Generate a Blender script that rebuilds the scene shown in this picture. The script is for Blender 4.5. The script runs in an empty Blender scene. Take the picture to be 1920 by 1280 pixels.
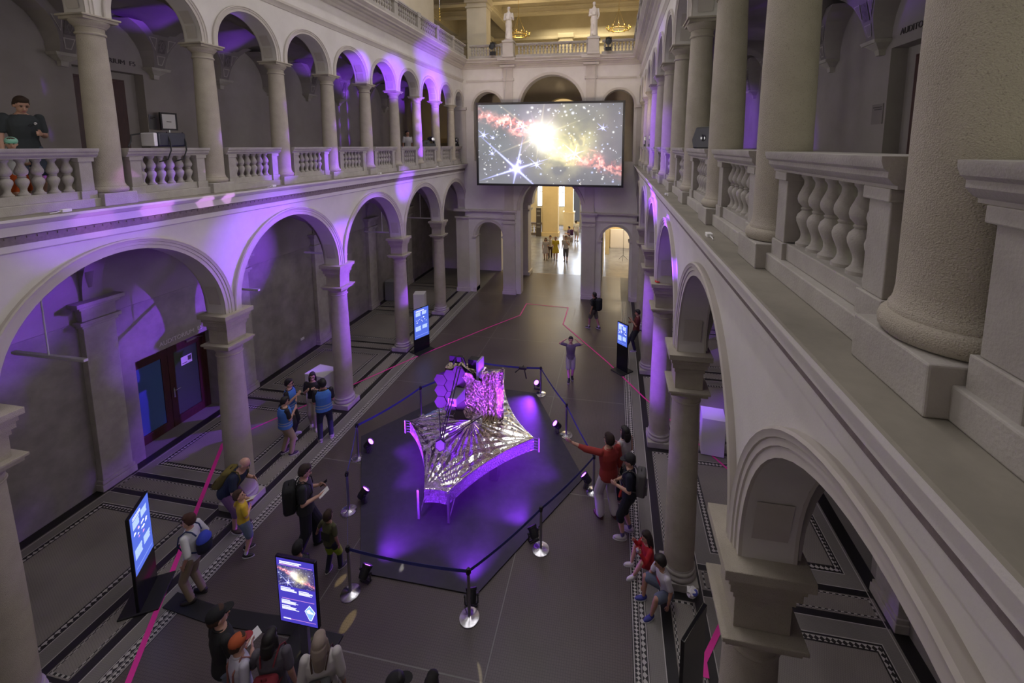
import bpy, bmesh, math, random
import numpy as np
from mathutils import Vector, Matrix, Euler
random.seed(7)
C = bpy.context.scene.collection
SC = bpy.context.scene
# ------------------------------------------------------------------ camera
cam_d = bpy.data.cameras.new('camera'); cam = bpy.data.objects.new('camera', cam_d); C.objects.link(cam)
cam_d.sensor_fit = 'HORIZONTAL'; cam_d.sensor_width = 36.0
cam_d.lens = 808.04 / 1920 * 36.0
cam_d.shift_x = (960 - 1005.63) / 1920.0
cam_d.shift_y = (370.3 - 640) / 1920.0
cam_d.clip_start = 0.05; cam_d.clip_end = 300
cam.location = (0, 0, 7.8556)
cam.rotation_euler = (math.radians(90 - 6.907), 0, math.radians(10.336))
SC.camera = cam
# ------------------------------------------------------------------ view, sky and the large lights
SC.view_settings.view_transform = 'Standard'; SC.view_settings.look = 'None'
SC.view_settings.gamma = 1.0; SC.view_settings.use_curve_mapping = False
SC.view_settings.exposure = 0.35
W = bpy.data.worlds.new('hall_daylight'); SC.world = W; W.use_nodes = True
bg = W.node_tree.nodes['Background']; bg.inputs[0].default_value = (0.86, 0.84, 0.90, 1); bg.inputs[1].default_value = 0.11
def area(name, loc, rot, size, sizey, power, col):
    l = bpy.data.lights.new(name, 'AREA'); l.shape = 'RECTANGLE'; l.size = size; l.size_y = sizey; l.energy = power; l.color = col
    o = bpy.data.objects.new(name, l); C.objects.link(o); o.location = loc; o.rotation_euler = [math.radians(a) for a in rot]; return o
def point(name, loc, power, col, r=0.1):
    l = bpy.data.lights.new(name, 'POINT'); l.energy = power; l.color = col; l.shadow_soft_size = r
    o = bpy.data.objects.new(name, l); C.objects.link(o); o.location = loc; return o
def spot(name, loc, target, power, col, angle=30, blend=0.5, r=0.05):
    l = bpy.data.lights.new(name, 'SPOT'); l.energy = power; l.color = col; l.spot_size = math.radians(angle); l.spot_blend = blend; l.shadow_soft_size = r
    o = bpy.data.objects.new(name, l); C.objects.link(o); o.location = loc
    o.rotation_euler = (Vector(target) - Vector(loc)).to_track_quat('-Z', 'Y').to_euler(); return o
WARM = (1.0, 0.78, 0.45); COOL = (0.93, 0.93, 1.0); PUR = (0.27, 0.035, 1.0)
for x in (-6.2, -3.34, -0.5): area('hall_skylight', (x, 9.5, 18.5), (0, 0, 0), 0.3, 19, 230, (1.0, 0.95, 0.96))
area('near_end_fill', (-3.34, -3.6, 8.5), (90, 0, 0), 8, 6, 14, (1.0, 0.86, 0.60))  # added soft fill behind the camera, no opening in the wall there
area('left_gallery_end_light', (-9.9, -3.4, 8.7), (90, 0, 0), 2.2, 3, 36, (1.0, 0.90, 0.66))  # added light for the left column edges, no window is built here
area('right_gallery_end_light', (3.3, -3.4, 8.7), (90, 0, 0), 2.6, 3, 55, (0.98, 1.0, 0.80))  # added light for the right column and baluster edges, no window is built
area('upper_gallery_daylight', (-2.2, 29.8, 16.1), (0, 0, 0), 6, 2.2, 150, (1.0, 0.85, 0.55))
area('foyer_daylight', (-3.5, 33.0, 7.6), (0, 0, 0), 9, 9, 640, (1.0, 0.79, 0.44))
area('foyer_window_glow', (-3.4, 41.6, 3.6), (90, 0, 180), 7, 4, 900, (0.70, 0.80, 1.0))
area('side_room_daylight', (1.0, 30.5, 3.6), (0, 0, 0), 2.4, 5, 170, (1.0, 0.85, 0.6))

for y, k in ((2.5, 0.55), (7.5, 0.9), (12.5, 1.0), (17.5, 1.0)):      # wash lights standing on the two gallery rails, each lighting the wall across
    spot('wash_light', (-7.75, y, 8.35), (1.1, y, 7.6), 270 * k, (1.0, 0.96, 0.97), 125, 1.0, 0.5)
    spot('wash_light', (1.08, y, 8.35), (-7.8, y, 7.6), 270 * (0.5 + 0.5 * k), (1.0, 0.95, 0.96), 125, 1.0, 0.5)
spot('wash_light', (-7.5, 15.0, 8.6), (-3.3, 21.6, 10.6), 420, (1.0, 0.80, 0.60), 100, 1.0, 0.3)
spot('wash_light', (0.85, 15.0, 8.6), (-3.3, 21.6, 10.6), 420, (1.0, 0.80, 0.60), 100, 1.0, 0.3)
spot('wash_light', (-3.3, 12.0, 7.0), (-3.3, 21.6, 2.6), 150, (1.0, 0.88, 0.76), 60, 1.0, 0.3)  # added fill spot free in mid-hall, brightens the lower far wall
area('landing_lamps', (-3.3, 25.6, 11.6), (0, 0, 0), 8, 1.5, 110, (1.0, 0.80, 0.48))
XC = -3.34
FACE = 4.46          # arcade wall face, distance from hall axis
AX = 4.64            # column axis, distance from hall axis
BACK = 8.17          # aisle back wall
LEDGE = 6.92; SPR = 4.42; YEND = 21.62

# ------------------------------------------------------------------ materials
MATS = {}
def principled(name, col, rough=0.8, metal=0.0, emit=None, es=0.0, spec=None):
    m = bpy.data.materials.new(name); m.use_nodes = True
    p = m.node_tree.nodes['Principled BSDF']
    p.inputs['Base Color'].default_value = (*col, 1); p.inputs['Roughness'].default_value = rough; p.inputs['Metallic'].default_value = metal
    if spec is not None: p.inputs['Specular IOR Level'].default_value = spec
    if emit: p.inputs['Emission Color'].default_value = (*emit, 1); p.inputs['Emission Strength'].default_value = es
    MATS[name] = m; return m
def nodes(m): return m.node_tree.nodes, m.node_tree.links, m.node_tree.nodes['Principled BSDF']
def noisy(name, col, col2, scale=3, rough=0.85, bump=0.0, bscale=40, detail=6, speck=None, metal=0.0, sscale=90, stretch=(1, 1, 1)):
    m = principled(name, col, rough, metal); N, L, p = nodes(m)
    tc = N.new('ShaderNodeTexCoord'); mp = N.new('ShaderNodeMapping'); mp.inputs['Scale'].default_value = stretch
    L.new(tc.outputs['Object'], mp.inputs[0])
    n = N.new('ShaderNodeTexNoise'); n.inputs['Scale'].default_value = scale; n.inputs['Detail'].default_value = detail; n.inputs['Roughness'].default_value = 0.6
    L.new(mp.outputs[0], n.inputs['Vector'])
    r = N.new('ShaderNodeValToRGB'); r.color_ramp.elements[0].position = 0.32; r.color_ramp.elements[1].position = 0.68
    r.color_ramp.elements[0].color = (*col, 1); r.color_ramp.elements[1].color = (*col2, 1)
    L.new(n.outputs['Fac'], r.inputs[0]); out = r.outputs[0]
    if speck:
        v = N.new('ShaderNodeTexNoise'); v.inputs['Scale'].default_value = sscale; v.inputs['Detail'].default_value = 2
        L.new(tc.outputs['Object'], v.inputs['Vector'])
        r2 = N.new('ShaderNodeValToRGB'); r2.color_ramp.elements[0].position = 0.60; r2.color_ramp.elements[1].position = 0.72
        r2.color_ramp.elements[0].color = (0, 0, 0, 1); r2.color_ramp.elements[1].color = (1, 1, 1, 1)
        L.new(v.outputs['Fac'], r2.inputs[0])
        mx = N.new('ShaderNodeMix'); mx.data_type = 'RGBA'; L.new(r2.outputs[0], mx.inputs[0]); L.new(out, mx.inputs[6]); mx.inputs[7].default_value = (*speck, 1)
        out = mx.outputs[2]
    L.new(out, p.inputs['Base Color'])
    if bump:
        b = N.new('ShaderNodeBump'); b.inputs['Strength'].default_value = bump; b.inputs['Distance'].default_value = 0.02
        nb = N.new('ShaderNodeTexNoise'); nb.inputs['Scale'].default_value = bscale; nb.inputs['Detail'].default_value = 4; L.new(tc.outputs['Object'], nb.inputs['Vector'])
        L.new(nb.outputs['Fac'], b.inputs['Height']); L.new(b.outputs[0], p.inputs['Normal'])
    return m
def mosaic(name, a, b, scale, rot=0.0, rough=0.5, kind='checker', stretch=(1, 1, 1)):
    m = principled(name, a, rough); N, L, p = nodes(m)
    tc = N.new('ShaderNodeTexCoord'); mp = N.new('ShaderNodeMapping'); mp.inputs['Rotation'].default_value = (0, 0, rot); mp.inputs['Scale'].default_value = stretch
    mp.inputs['Location'].default_value = (0.013, 0.017, 0.35)
    L.new(tc.outputs['Object'], mp.inputs[0])
    if kind == 'checker':
        c = N.new('ShaderNodeTexChecker'); c.inputs['Scale'].default_value = scale; c.inputs[1].default_value = (*a, 1); c.inputs[2].default_value = (*b, 1)
        L.new(mp.outputs[0], c.inputs['Vector']); L.new(c.outputs['Color'], p.inputs['Base Color'])
    else:
        c = N.new('ShaderNodeTexVoronoi'); c.inputs['Scale'].default_value = scale; c.feature = 'DISTANCE_TO_EDGE'; c.inputs['Randomness'].default_value = 0.25
        L.new(mp.outputs[0], c.inputs['Vector'])
        r = N.new('ShaderNodeValToRGB'); r.color_ramp.elements[0].position = 0.02; r.color_ramp.elements[1].position = 0.10
        r.color_ramp.elements[0].color = (*b, 1); r.color_ramp.elements[1].color = (*a, 1)
        L.new(c.outputs['Distance'], r.inputs[0])
        n = N.new('ShaderNodeTexNoise'); n.inputs['Scale'].default_value = 0.8; n.inputs['Detail'].default_value = 5; L.new(tc.outputs['Object'], n.inputs['Vector'])
        mx = N.new('ShaderNodeMix'); mx.data_type = 'RGBA'; mx.blend_type = 'MULTIPLY'; mx.inputs[0].default_value = 0.5
        L.new(r.outputs[0], mx.inputs[6]); L.new(n.outputs['Fac'], mx.inputs[7]); L.new(mx.outputs[2], p.inputs['Base Color'])
        rr = N.new('ShaderNodeMapRange'); rr.inputs[3].default_value = rough - 0.1; rr.inputs[4].default_value = rough + 0.12
        L.new(n.outputs['Fac'], rr.inputs[0]); L.new(rr.outputs[0], p.inputs['Roughness'])
    return m
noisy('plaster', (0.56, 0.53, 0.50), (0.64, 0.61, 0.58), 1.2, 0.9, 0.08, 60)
noisy('plaster_warm', (0.56, 0.50, 0.38), (0.64, 0.58, 0.45), 1.0, 0.9)
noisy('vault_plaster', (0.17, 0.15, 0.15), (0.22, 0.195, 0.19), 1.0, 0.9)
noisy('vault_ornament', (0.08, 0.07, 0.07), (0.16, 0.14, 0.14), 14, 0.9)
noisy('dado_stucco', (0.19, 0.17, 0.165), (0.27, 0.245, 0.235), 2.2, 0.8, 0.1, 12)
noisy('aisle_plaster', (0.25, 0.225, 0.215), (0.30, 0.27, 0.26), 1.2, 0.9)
noisy('limestone', (0.37, 0.33, 0.265), (0.46, 0.415, 0.34), 2.5, 0.85, 0.6, 170, speck=(0.27, 0.235, 0.19), sscale=150)
noisy('grey_stone', (0.31, 0.285, 0.26), (0.41, 0.385, 0.35), 3.0, 0.8, 0.2, 70)
noisy('ledge_stone', (0.17, 0.155, 0.125), (0.27, 0.245, 0.20), 1.6, 0.85, 0.15, 20)
noisy('trim_stone', (0.46, 0.42, 0.38), (0.52, 0.48, 0.44), 2.0, 0.85)
noisy('frieze_brown', (0.19, 0.155, 0.15), (0.25, 0.21, 0.20), 22, 0.85)
noisy('foyer_plaster', (0.62, 0.50, 0.29), (0.70, 0.57, 0.34), 1.0, 0.85)
noisy('statue_marble', (0.66, 0.60, 0.55), (0.74, 0.68, 0.62), 3, 0.6)
mosaic('hall_mosaic', (0.125, 0.098, 0.095), (0.065, 0.051, 0.05), 26, 0, 0.36, 'vor')
mosaic('aisle_mosaic', (0.25, 0.235, 0.215), (0.18, 0.168, 0.155), 40, 0, 0.55, 'vor')
mosaic('panel_mosaic', (0.30, 0.272, 0.245), (0.20, 0.182, 0.165), 34, 0.4, 0.55, 'vor')
principled('floor_black', (0.012, 0.011, 0.012), 0.35)
principled('floor_white', (0.42, 0.40, 0.38), 0.5)
mosaic('strip_check', (0.45, 0.43, 0.40), (0.012, 0.011, 0.012), 24, math.pi / 4)
mosaic('strip_step', (0.42, 0.40, 0.38), (0.015, 0.013, 0.014), 17, math.pi / 4)
mosaic('strip_dots', (0.36, 0.34, 0.32), (0.012, 0.011, 0.012), 20)
noisy('flagstone', (0.15, 0.16, 0.20), (0.26, 0.27, 0.31), 1.3, 0.25)
noisy('dark_wood', (0.035, 0.010, 0.008), (0.06, 0.017, 0.012), 5, 0.4, stretch=(8, 8, 1))
principled('door_glass', (0.05, 0.10, 0.24), 0.08)
principled('door_glass_green', (0.045, 0.07, 0.05), 0.08)
principled('black', (0.010, 0.010, 0.012), 0.5)
principled('black_gloss', (0.008, 0.008, 0.010), 0.18)
noisy('stage_mat_black', (0.020, 0.019, 0.024), (0.030, 0.028, 0.035), 6, 0.6)
principled('chrome', (0.62, 0.62, 0.65), 0.22, 1.0)
principled('steel', (0.40, 0.40, 0.42), 0.3, 1.0)
principled('belt_navy', (0.045, 0.05, 0.26), 0.6)
principled('white_laminate', (0.72, 0.70, 0.72), 0.45)
principled('grey_paint', (0.22, 0.22, 0.23), 0.5)
principled('pink_tape', (0.75, 0.03, 0.33), 0.55)
principled('brass', (0.85, 0.62, 0.18), 0.25, 1.0)
principled('paper', (0.72, 0.71, 0.70), 0.7)
principled('letter_grey', (0.55, 0.50, 0.54), 0.6)
principled('letter_dark', (0.07, 0.06, 0.06), 0.7)
principled('uplight_lens', (0.3, 0.1, 1.0), 0.3, emit=(0.42, 0.10, 1.0), es=6)
principled('window_sky', (0.9, 0.95, 1.0), 0.5, emit=(0.86, 0.93, 1.0), es=3.2)
principled('screen_blue', (0.02, 0.03, 0.12), 0.3, emit=(0.075, 0.13, 0.60), es=1.0)
principled('screen_indigo', (0.02, 0.02, 0.12), 0.3, emit=(0.055, 0.04, 0.42), es=1.0)
principled('screen_text', (0.5, 0.6, 0.8), 0.3, emit=(0.42, 0.56, 0.95), es=1.0)
principled('screen_white', (0.8, 0.8, 0.9), 0.3, emit=(0.85, 0.88, 1.0), es=1.1)
principled('screen_pink', (0.6, 0.3, 0.5), 0.3, emit=(0.75, 0.32, 0.62), es=1.0)
principled('screen_sky', (0.3, 0.5, 0.8), 0.3, emit=(0.22, 0.40, 0.95), es=1.0)

# ------------------------------------------------------------------ mesh helpers
class MB:
    def __init__(self): self.v = []; self.f = []; self.m = []; self.T = None
    def add(self, vs, fs, mi=0):
        o = len(self.v)
        if self.T: vs = [self.T(*p) for p in vs]
        self.v += [tuple(p) for p in vs]; self.f += [[o + i for i in f] for f in fs]; self.m += [mi] * len(fs)
    def box(self, a, b, mi=0):
        x0, y0, z0 = a; x1, y1, z1 = b
        self.add([(x0, y0, z0), (x1, y0, z0), (x1, y1, z0), (x0, y1, z0), (x0, y0, z1), (x1, y0, z1), (x1, y1, z1), (x0, y1, z1)],
                 [(0, 3, 2, 1), (4, 5, 6, 7), (0, 1, 5, 4), (1, 2, 6, 5), (2, 3, 7, 6), (3, 0, 4, 7)], mi)
    def quad(self, p, mi=0): self.add(p, [(0, 1, 2, 3)], mi)
    def rect(self, x0, y0, x1, y1, z, mi=0): self.add([(x0, y0, z), (x1, y0, z), (x1, y1, z), (x0, y1, z)], [(0, 1, 2, 3)], mi)
    def prism(self, poly, z0, z1, mi=0):
        n = len(poly)
        self.add([(x, y, z0) for x, y in poly] + [(x, y, z1) for x, y in poly],
                 [tuple(range(n))[::-1], tuple(range(n, 2 * n))] + [(i, (i + 1) % n, n + (i + 1) % n, n + i) for i in range(n)], mi)
    def lathe(self, prof, cx=0, cy=0, n=24, mi=0, cap=True):
        vs = []; fs = []
        for r, z in prof:
            for i in range(n): a = 2 * math.pi * i / n; vs.append((cx + r * math.cos(a), cy + r * math.sin(a), z))
        for k in range(len(prof) - 1):
            for i in range(n): j = (i + 1) % n; fs.append((k * n + i, k * n + j, (k + 1) * n + j, (k + 1) * n + i))
        if cap:
            fs.append(tuple(range(n))[::-1]); fs.append(tuple(range((len(prof) - 1) * n, len(prof) * n)))
        self.add(vs, fs, mi)
    def tube(self, pts, r, n=8, mi=0, closed=False):
        pts = [Vector(p) for p in pts]; rs = r if isinstance(r, (list, tuple)) else [r] * len(pts)
        vs = []; fs = []; up = Vector((0, 0, 1)); m = len(pts); pu = None
        for i, p in enumerate(pts):
            if closed: d = pts[(i + 1) % m] - pts[i - 1]
            else: d = pts[min(i + 1, m - 1)] - pts[max(i - 1, 0)]
            d.normalize()
            if pu is None: pu = up if abs(d.z) < 0.9 else Vector((1, 0, 0))
            s = d.cross(pu); s.normalize(); u = s.cross(d); pu = u
            for k in range(n): a = 2 * math.pi * k / n; vs.append(tuple(p + (s * math.cos(a) + u * math.sin(a)) * rs[i]))
        for i in range(m if closed else m - 1):
            j = (i + 1) % m
            for k in range(n): l = (k + 1) % n; fs.append((i * n + k, i * n + l, j * n + l, j * n + k))
        if not closed: fs.append(tuple(range(n))[::-1]); fs.append(tuple(range((m - 1) * n, m * n)))
        self.add(vs, fs, mi)
    def ell(self, c, r, nu=14, nv=9, mi=0, M=None):
        vs = []; fs = []; M = M or Matrix.Identity(3); c = Vector(c)
        for j in range(nv + 1):
            t = math.pi * j / nv
            for i in range(nu):
                a = 2 * math.pi * i / nu
                vs.append(tuple(c + M @ Vector((r[0] * math.sin(t) * math.cos(a), r[1] * math.sin(t) * math.sin(a), r[2] * math.cos(t)))))
        for j in range(nv):
            for i in range(nu): k = (i + 1) % nu; fs.append((j * nu + i, (j + 1) * nu + i, (j + 1) * nu + k, j * nu + k))
        self.add(vs, fs, mi)
    def sweep(self, prof, y0, y1, mi=None, cap=True):   # prof: list of (d, z) swept along y (through T)
        n = len(prof)
        for i in range(n - 1):
            (a, za), (b, zb) = prof[i], prof[i + 1]
            self.add([(a, y0, za), (b, y0, zb), (b, y1, zb), (a, y1, za)], [(0, 1, 2, 3)], mi[i] if mi else 0)
        if cap:
            self.add([(d, y0, z) for d, z in prof], [tuple(range(n))]); self.add([(d, y1, z) for d, z in prof], [tuple(range(n))[::-1]])
    def build(self, name, mats, parent=None, smooth=None, fix=True, bevel=0.0):
        me = bpy.data.meshes.new(name); me.from_pydata(self.v, [], self.f)
        if isinstance(mats, str): mats = [mats]
        for m in mats: me.materials.append(MATS[m])
        me.polygons.foreach_set('material_index', self.m)
        bm = bmesh.new(); bm.from_mesh(me)
        bmesh.ops.remove_doubles(bm, verts=bm.verts, dist=1e-5)
        if fix: bmesh.ops.recalc_face_normals(bm, faces=bm.faces)
        bm.to_mesh(me); bm.free()
        if smooth:
            for p in me.polygons: p.use_smooth = True
            me.set_sharp_from_angle(angle=math.radians(smooth))
        o = bpy.data.objects.new(name, me); C.objects.link(o)
        if parent: o.parent = parent
        if bevel:
            b = o.modifiers.new('edge', 'BEVEL'); b.width = bevel; b.segments = 2; b.limit_method = 'ANGLE'
        return o
def tag(o, label, cat, group=None, kind=None):
    o['label'] = label; o['category'] = cat
    if group: o['group'] = group
    if kind: o['kind'] = kind
    return o
def struct(o): o['kind'] = 'structure'; return o
def thing(name, label, cat, loc=(0, 0, 0), rz=0, group=None):
    o = bpy.data.objects.new(name, None); C.objects.link(o); o.empty_display_size = 0.1
    o.location = loc; o.rotation_euler = (0, 0, math.radians(rz)); return tag(o, label, cat, group)
KIDS = {}
def children(o): return [c for c in C.objects if c.parent == o]
def dup(root, kids, loc, rz=None, label=None, name=None):
    r = root.copy(); C.objects.link(r); r.location = loc
    if rz is not None: r.rotation_euler = (0, 0, math.radians(rz))
    if label: r['label'] = label
    for ch, sub in kids:
        c = ch.copy(); C.objects.link(c); c.parent = r
        for g in sub: d = g.copy(); C.objects.link(d); d.parent = c
    return r
def text_mesh(name, body, size, depth, mat, M, parent=None):
    cu = bpy.data.curves.new(name, 'FONT'); cu.body = body; cu.size = size; cu.extrude = depth; cu.align_x = 'CENTER'; cu.align_y = 'CENTER'
    t = bpy.data.objects.new(name, cu); C.objects.link(t)
    dg = bpy.context.evaluated_depsgraph_get(); me = bpy.data.meshes.new_from_object(t.evaluated_get(dg))
    bpy.data.objects.remove(t); bpy.data.curves.remove(cu)
    me.materials.clear(); me.materials.append(MATS[mat]); me.name = name
    o = bpy.data.objects.new(name, me); C.objects.link(o); o.matrix_world = M
    if parent: o.parent = parent
    return o
def side(s):     # s=-1 left, +1 right: maps (distance from hall axis, y, z) to world
    return lambda d, y, z: (XC + s * d, y, z)
ORD = ['first', 'second', 'third', 'fourth', 'fifth', 'sixth', 'seventh', 'eighth', 'ninth', 'tenth', 'eleventh', 'twelfth', 'thirteenth']
# ================================================================== the setting
COLS_LOW = [-0.01 + 3.7 * j for j in range(6)]            # lower columns, -0.01 .. 18.49
COLS_UP = [-0.01 + 1.85 * k for k in range(12)]           # upper columns, -0.01 .. 20.34
R_LOW, ZC_LOW = 1.66, 4.50
R_UP, ZC_UP = 0.755, 9.90
UPZ = 9.80

# ---- floor: one slab with its mosaic bands laid in
fm = MB(); FM = ['aisle_mosaic', 'hall_mosaic', 'floor_black', 'floor_white', 'strip_check', 'strip_step', 'strip_dots', 'panel_mosaic', 'flagstone']
fm.rect(XC - 9.2, -4, XC + 9.2, 25.55, 0.0, 0)
fm.rect(XC - 3.78, -4, XC + 3.78, 25.55, 0.001, 1)
fm.rect(XC - 9.2, 25.55, XC + 9.2, 45, 0.0, 8)
for s in (-1, 1):
    fm.T = side(s)
    def R(d0, d1, y0, y1, z, mi): fm.rect(d0, y0, d1, y1, z, mi)
    def frame(d0, d1, y0, y1, w, z, mi): R(d0, d1, y0, y0 + w, z, mi); R(d0, d1, y1 - w, y1, z, mi); R(d0, d0 + w, y0 + w, y1 - w, z, mi); R(d1 - w, d1, y0 + w, y1 - w, z, mi)
    R(3.77, 4.02, -4, 21.5, 0.0015, 2); R(3.785, 3.80, -4, 21.5, 0.002, 3); R(3.81, 3.885, -4, 21.5, 0.002, 4); R(3.895, 3.905, -4, 21.5, 0.002, 3); R(3.915, 3.985, -4, 21.5, 0.002, 5); R(3.995, 4.01, -4, 21.5, 0.002, 3)
    R(4.26, 5.03, -4, 21.5, 0.0015, 2); R(4.255, 4.27, -4, 21.5, 0.002, 3); R(5.015, 5.03, -4, 21.5, 0.002, 3)
    R(7.93, 8.17, -4, 25.5, 0.0015, 2); R(7.88, 7.895, -4, 25.5, 0.002, 3)
    for j, yc in enumerate(COLS_LOW + [22.19]):
        R(5.03, 7.93, yc - 0.30, yc - 0.185, 0.0015, 2); R(5.03, 7.93, yc + 0.185, yc + 0.30, 0.0015, 2)
        R(5.03, 7.88, yc - 0.312, yc - 0.30, 0.002, 3); R(5.03, 7.88, yc + 0.30, yc + 0.312, 0.002, 3)
        R(5.03, 7.93, yc - 0.185, yc + 0.185, 0.0015, 7); frame(5.08, 7.86, yc - 0.165, yc + 0.165, 0.03, 0.002, 6)
        if j == 0: continue
        yp = yc - 3.7
        R(4.44, 4.86, yp + 0.44, yc - 0.44, 0.002, 7); frame(4.46, 4.84, yp + 0.46, yc - 0.46, 0.035, 0.0025, 6)
        frame(5.33, 7.66, yp + 0.58, yc - 0.58, 0.13, 0.002, 2); frame(5.315, 7.675, yp + 0.565, yc - 0.565, 0.015, 0.0025, 3); frame(5.36, 7.63, yp + 0.61, yc - 0.61, 0.075, 0.003, 5); R(5.46, 7.53, yp + 0.71, yc - 0.71, 0.003, 7)
    fm.T = None
for y in (5.2, 8.9, 12.6, 16.3, 20.0, 21.5): fm.rect(XC - 3.77, y, XC + 3.77, y + 0.02, 0.0018, 0)
for x in (-4.9, -1.75): fm.rect(x, -4, x + 0.02, 25.5, 0.0018, 0)
fm.rect(XC - 4.2, 25.53, XC + 4.6, 25.57, 0.002, 3)
struct(fm.build('floor', FM, fix=False))

def arch_wall(mb, d0, d1, y0, y1, zb, zt, arches, mi=0, n=28, mi_soffit=None):
    ms = mi if mi_soffit is None else mi_soffit
    def solid(a, b):
        if b - a > 1e-4:
            for q in ([(d0, a, zb), (d0, b, zb), (d0, b, zt), (d0, a, zt)], [(d1, a, zt), (d1, b, zt), (d1, b, zb), (d1, a, zb)], [(d0, a, zb), (d1, a, zb), (d1, b, zb), (d0, b, zb)], [(d0, a, zt), (d0, b, zt), (d1, b, zt), (d1, a, zt)]): mb.quad(q, mi)
            for e in (a, b):
                if abs(e - y0) < 1e-6 or abs(e - y1) < 1e-6: mb.quad([(d0, e, zb), (d1, e, zb), (d1, e, zt), (d0, e, zt)], mi)
    cur = y0
    for yc, r, zc in arches:
        solid(cur, yc - r)
        pts = [(yc - r, zb)] + [(yc - r * math.cos(math.pi * i / n), zc + r * math.sin(math.pi * i / n)) for i in range(n + 1)] + [(yc + r, zb)]
        for (ya, za), (yb, zb_) in zip(pts[:-1], pts[1:]):
            if abs(yb - ya) > 1e-6:
                mb.add([(d0, ya, za), (d0, yb, zb_), (d0, yb, zt), (d0, ya, zt)], [(0, 1, 2, 3)], mi)
                mb.add([(d1, ya, za), (d1, yb, zb_), (d1, yb, zt), (d1, ya, zt)], [(3, 2, 1, 0)], mi)
            mb.add([(d0, ya, za), (d1, ya, za), (d1, yb, zb_), (d0, yb, zb_)], [(0, 1, 2, 3)], ms)
        mb.add([(d0, yc - r, zt), (d1, yc - r, zt), (d1, yc + r, zt), (d0, yc + r, zt)], [(0, 1, 2, 3)], mi)
        cur = yc + r
    solid(cur, y1)
def archivolt(mb, d0, yc, r, zc, zb, prof, mi=0, n=32):
    # prof: list of (radial offset, projection towards the hall)
    pts = [(math.pi, zb)] + [(math.pi - math.pi * i / n, None) for i in range(n + 1)] + [(0, zb)]
    rings = []
    for a, z in pts:
        ring = []
        for dr, pr in prof:
            y = yc + (r + dr) * math.cos(a); zz = zc + (r + dr) * math.sin(a) if z is None else z
            ring.append((d0 - pr, y, zz))
        rings.append(ring)
    m = len(prof)
    for A, B in zip(rings[:-1], rings[1:]):
        for i in range(m - 1): mb.add([A[i], A[i + 1], B[i + 1], B[i]], [(0, 1, 2, 3)], mi)
LOWP = [(0, 0), (0, 0.03), (0.065, 0.03), (0.07, 0.045), (0.115, 0.045), (0.12, 0.06), (0.15, 0.065), (0.165, 0.075), (0.183, 0.06), (0.183, 0)]
UPP = [(0, 0), (0, 0.022), (0.05, 0.022), (0.055, 0.035), (0.085, 0.035), (0.095, 0.05), (0.112, 0.04), (0.112, 0)]
LEDGEP = [(4.95, 6.92), (4.235, 6.92), (4.225, 6.91), (4.225, 6.875), (4.25, 6.86), (4.27, 6.83), (4.31, 6.81), (4.33, 6.80), (4.33, 6.685), (4.37, 6.67), (4.415, 6.665), (4.415, 6.55), (4.42, 6.545), (4.42, 6.46), (4.435, 6.45), (4.46, 6.435)]
LEDGEM = [1, 1, 0, 0, 0, 0, 0, 0, 2, 2, 2, 0, 0, 0, 0]
CORN = [(4.62, 12.14), (4.05, 12.14), (4.05, 12.09), (4.09, 12.06), (4.12, 12.02), (4.14, 12.01), (4.14, 11.95), (4.22, 11.94), (4.24, 11.94), (4.24, 11.87), (4.33, 11.86), (4.35, 11.80), (4.40, 11.77), (4.42, 11.70), (4.46, 11.68)]
STRING = [(4.46, 11.24), (4.40, 11.22), (4.395, 11.16), (4.42, 11.13), (4.445, 11.05), (4.46, 11.04)]
low_arches = [(y + 1.85, R_LOW, ZC_LOW) for y in COLS_LOW[:-1]] + [(20.10, 1.40, 4.62)]
low_arches = [(COLS_LOW[0] - 1.85, R_LOW, ZC_LOW)] + [(y + 1.85, R_LOW, ZC_LOW) for y in COLS_LOW[:-1]] + [(20.20, 1.52, 4.55)]
up_arches = [(COLS_UP[0] - 0.925, R_UP, ZC_UP)] + [(y + 0.925, R_UP, ZC_UP) for y in COLS_UP[:-1]] + [(21.02, 0.52, ZC_UP + 0.1)]
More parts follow.
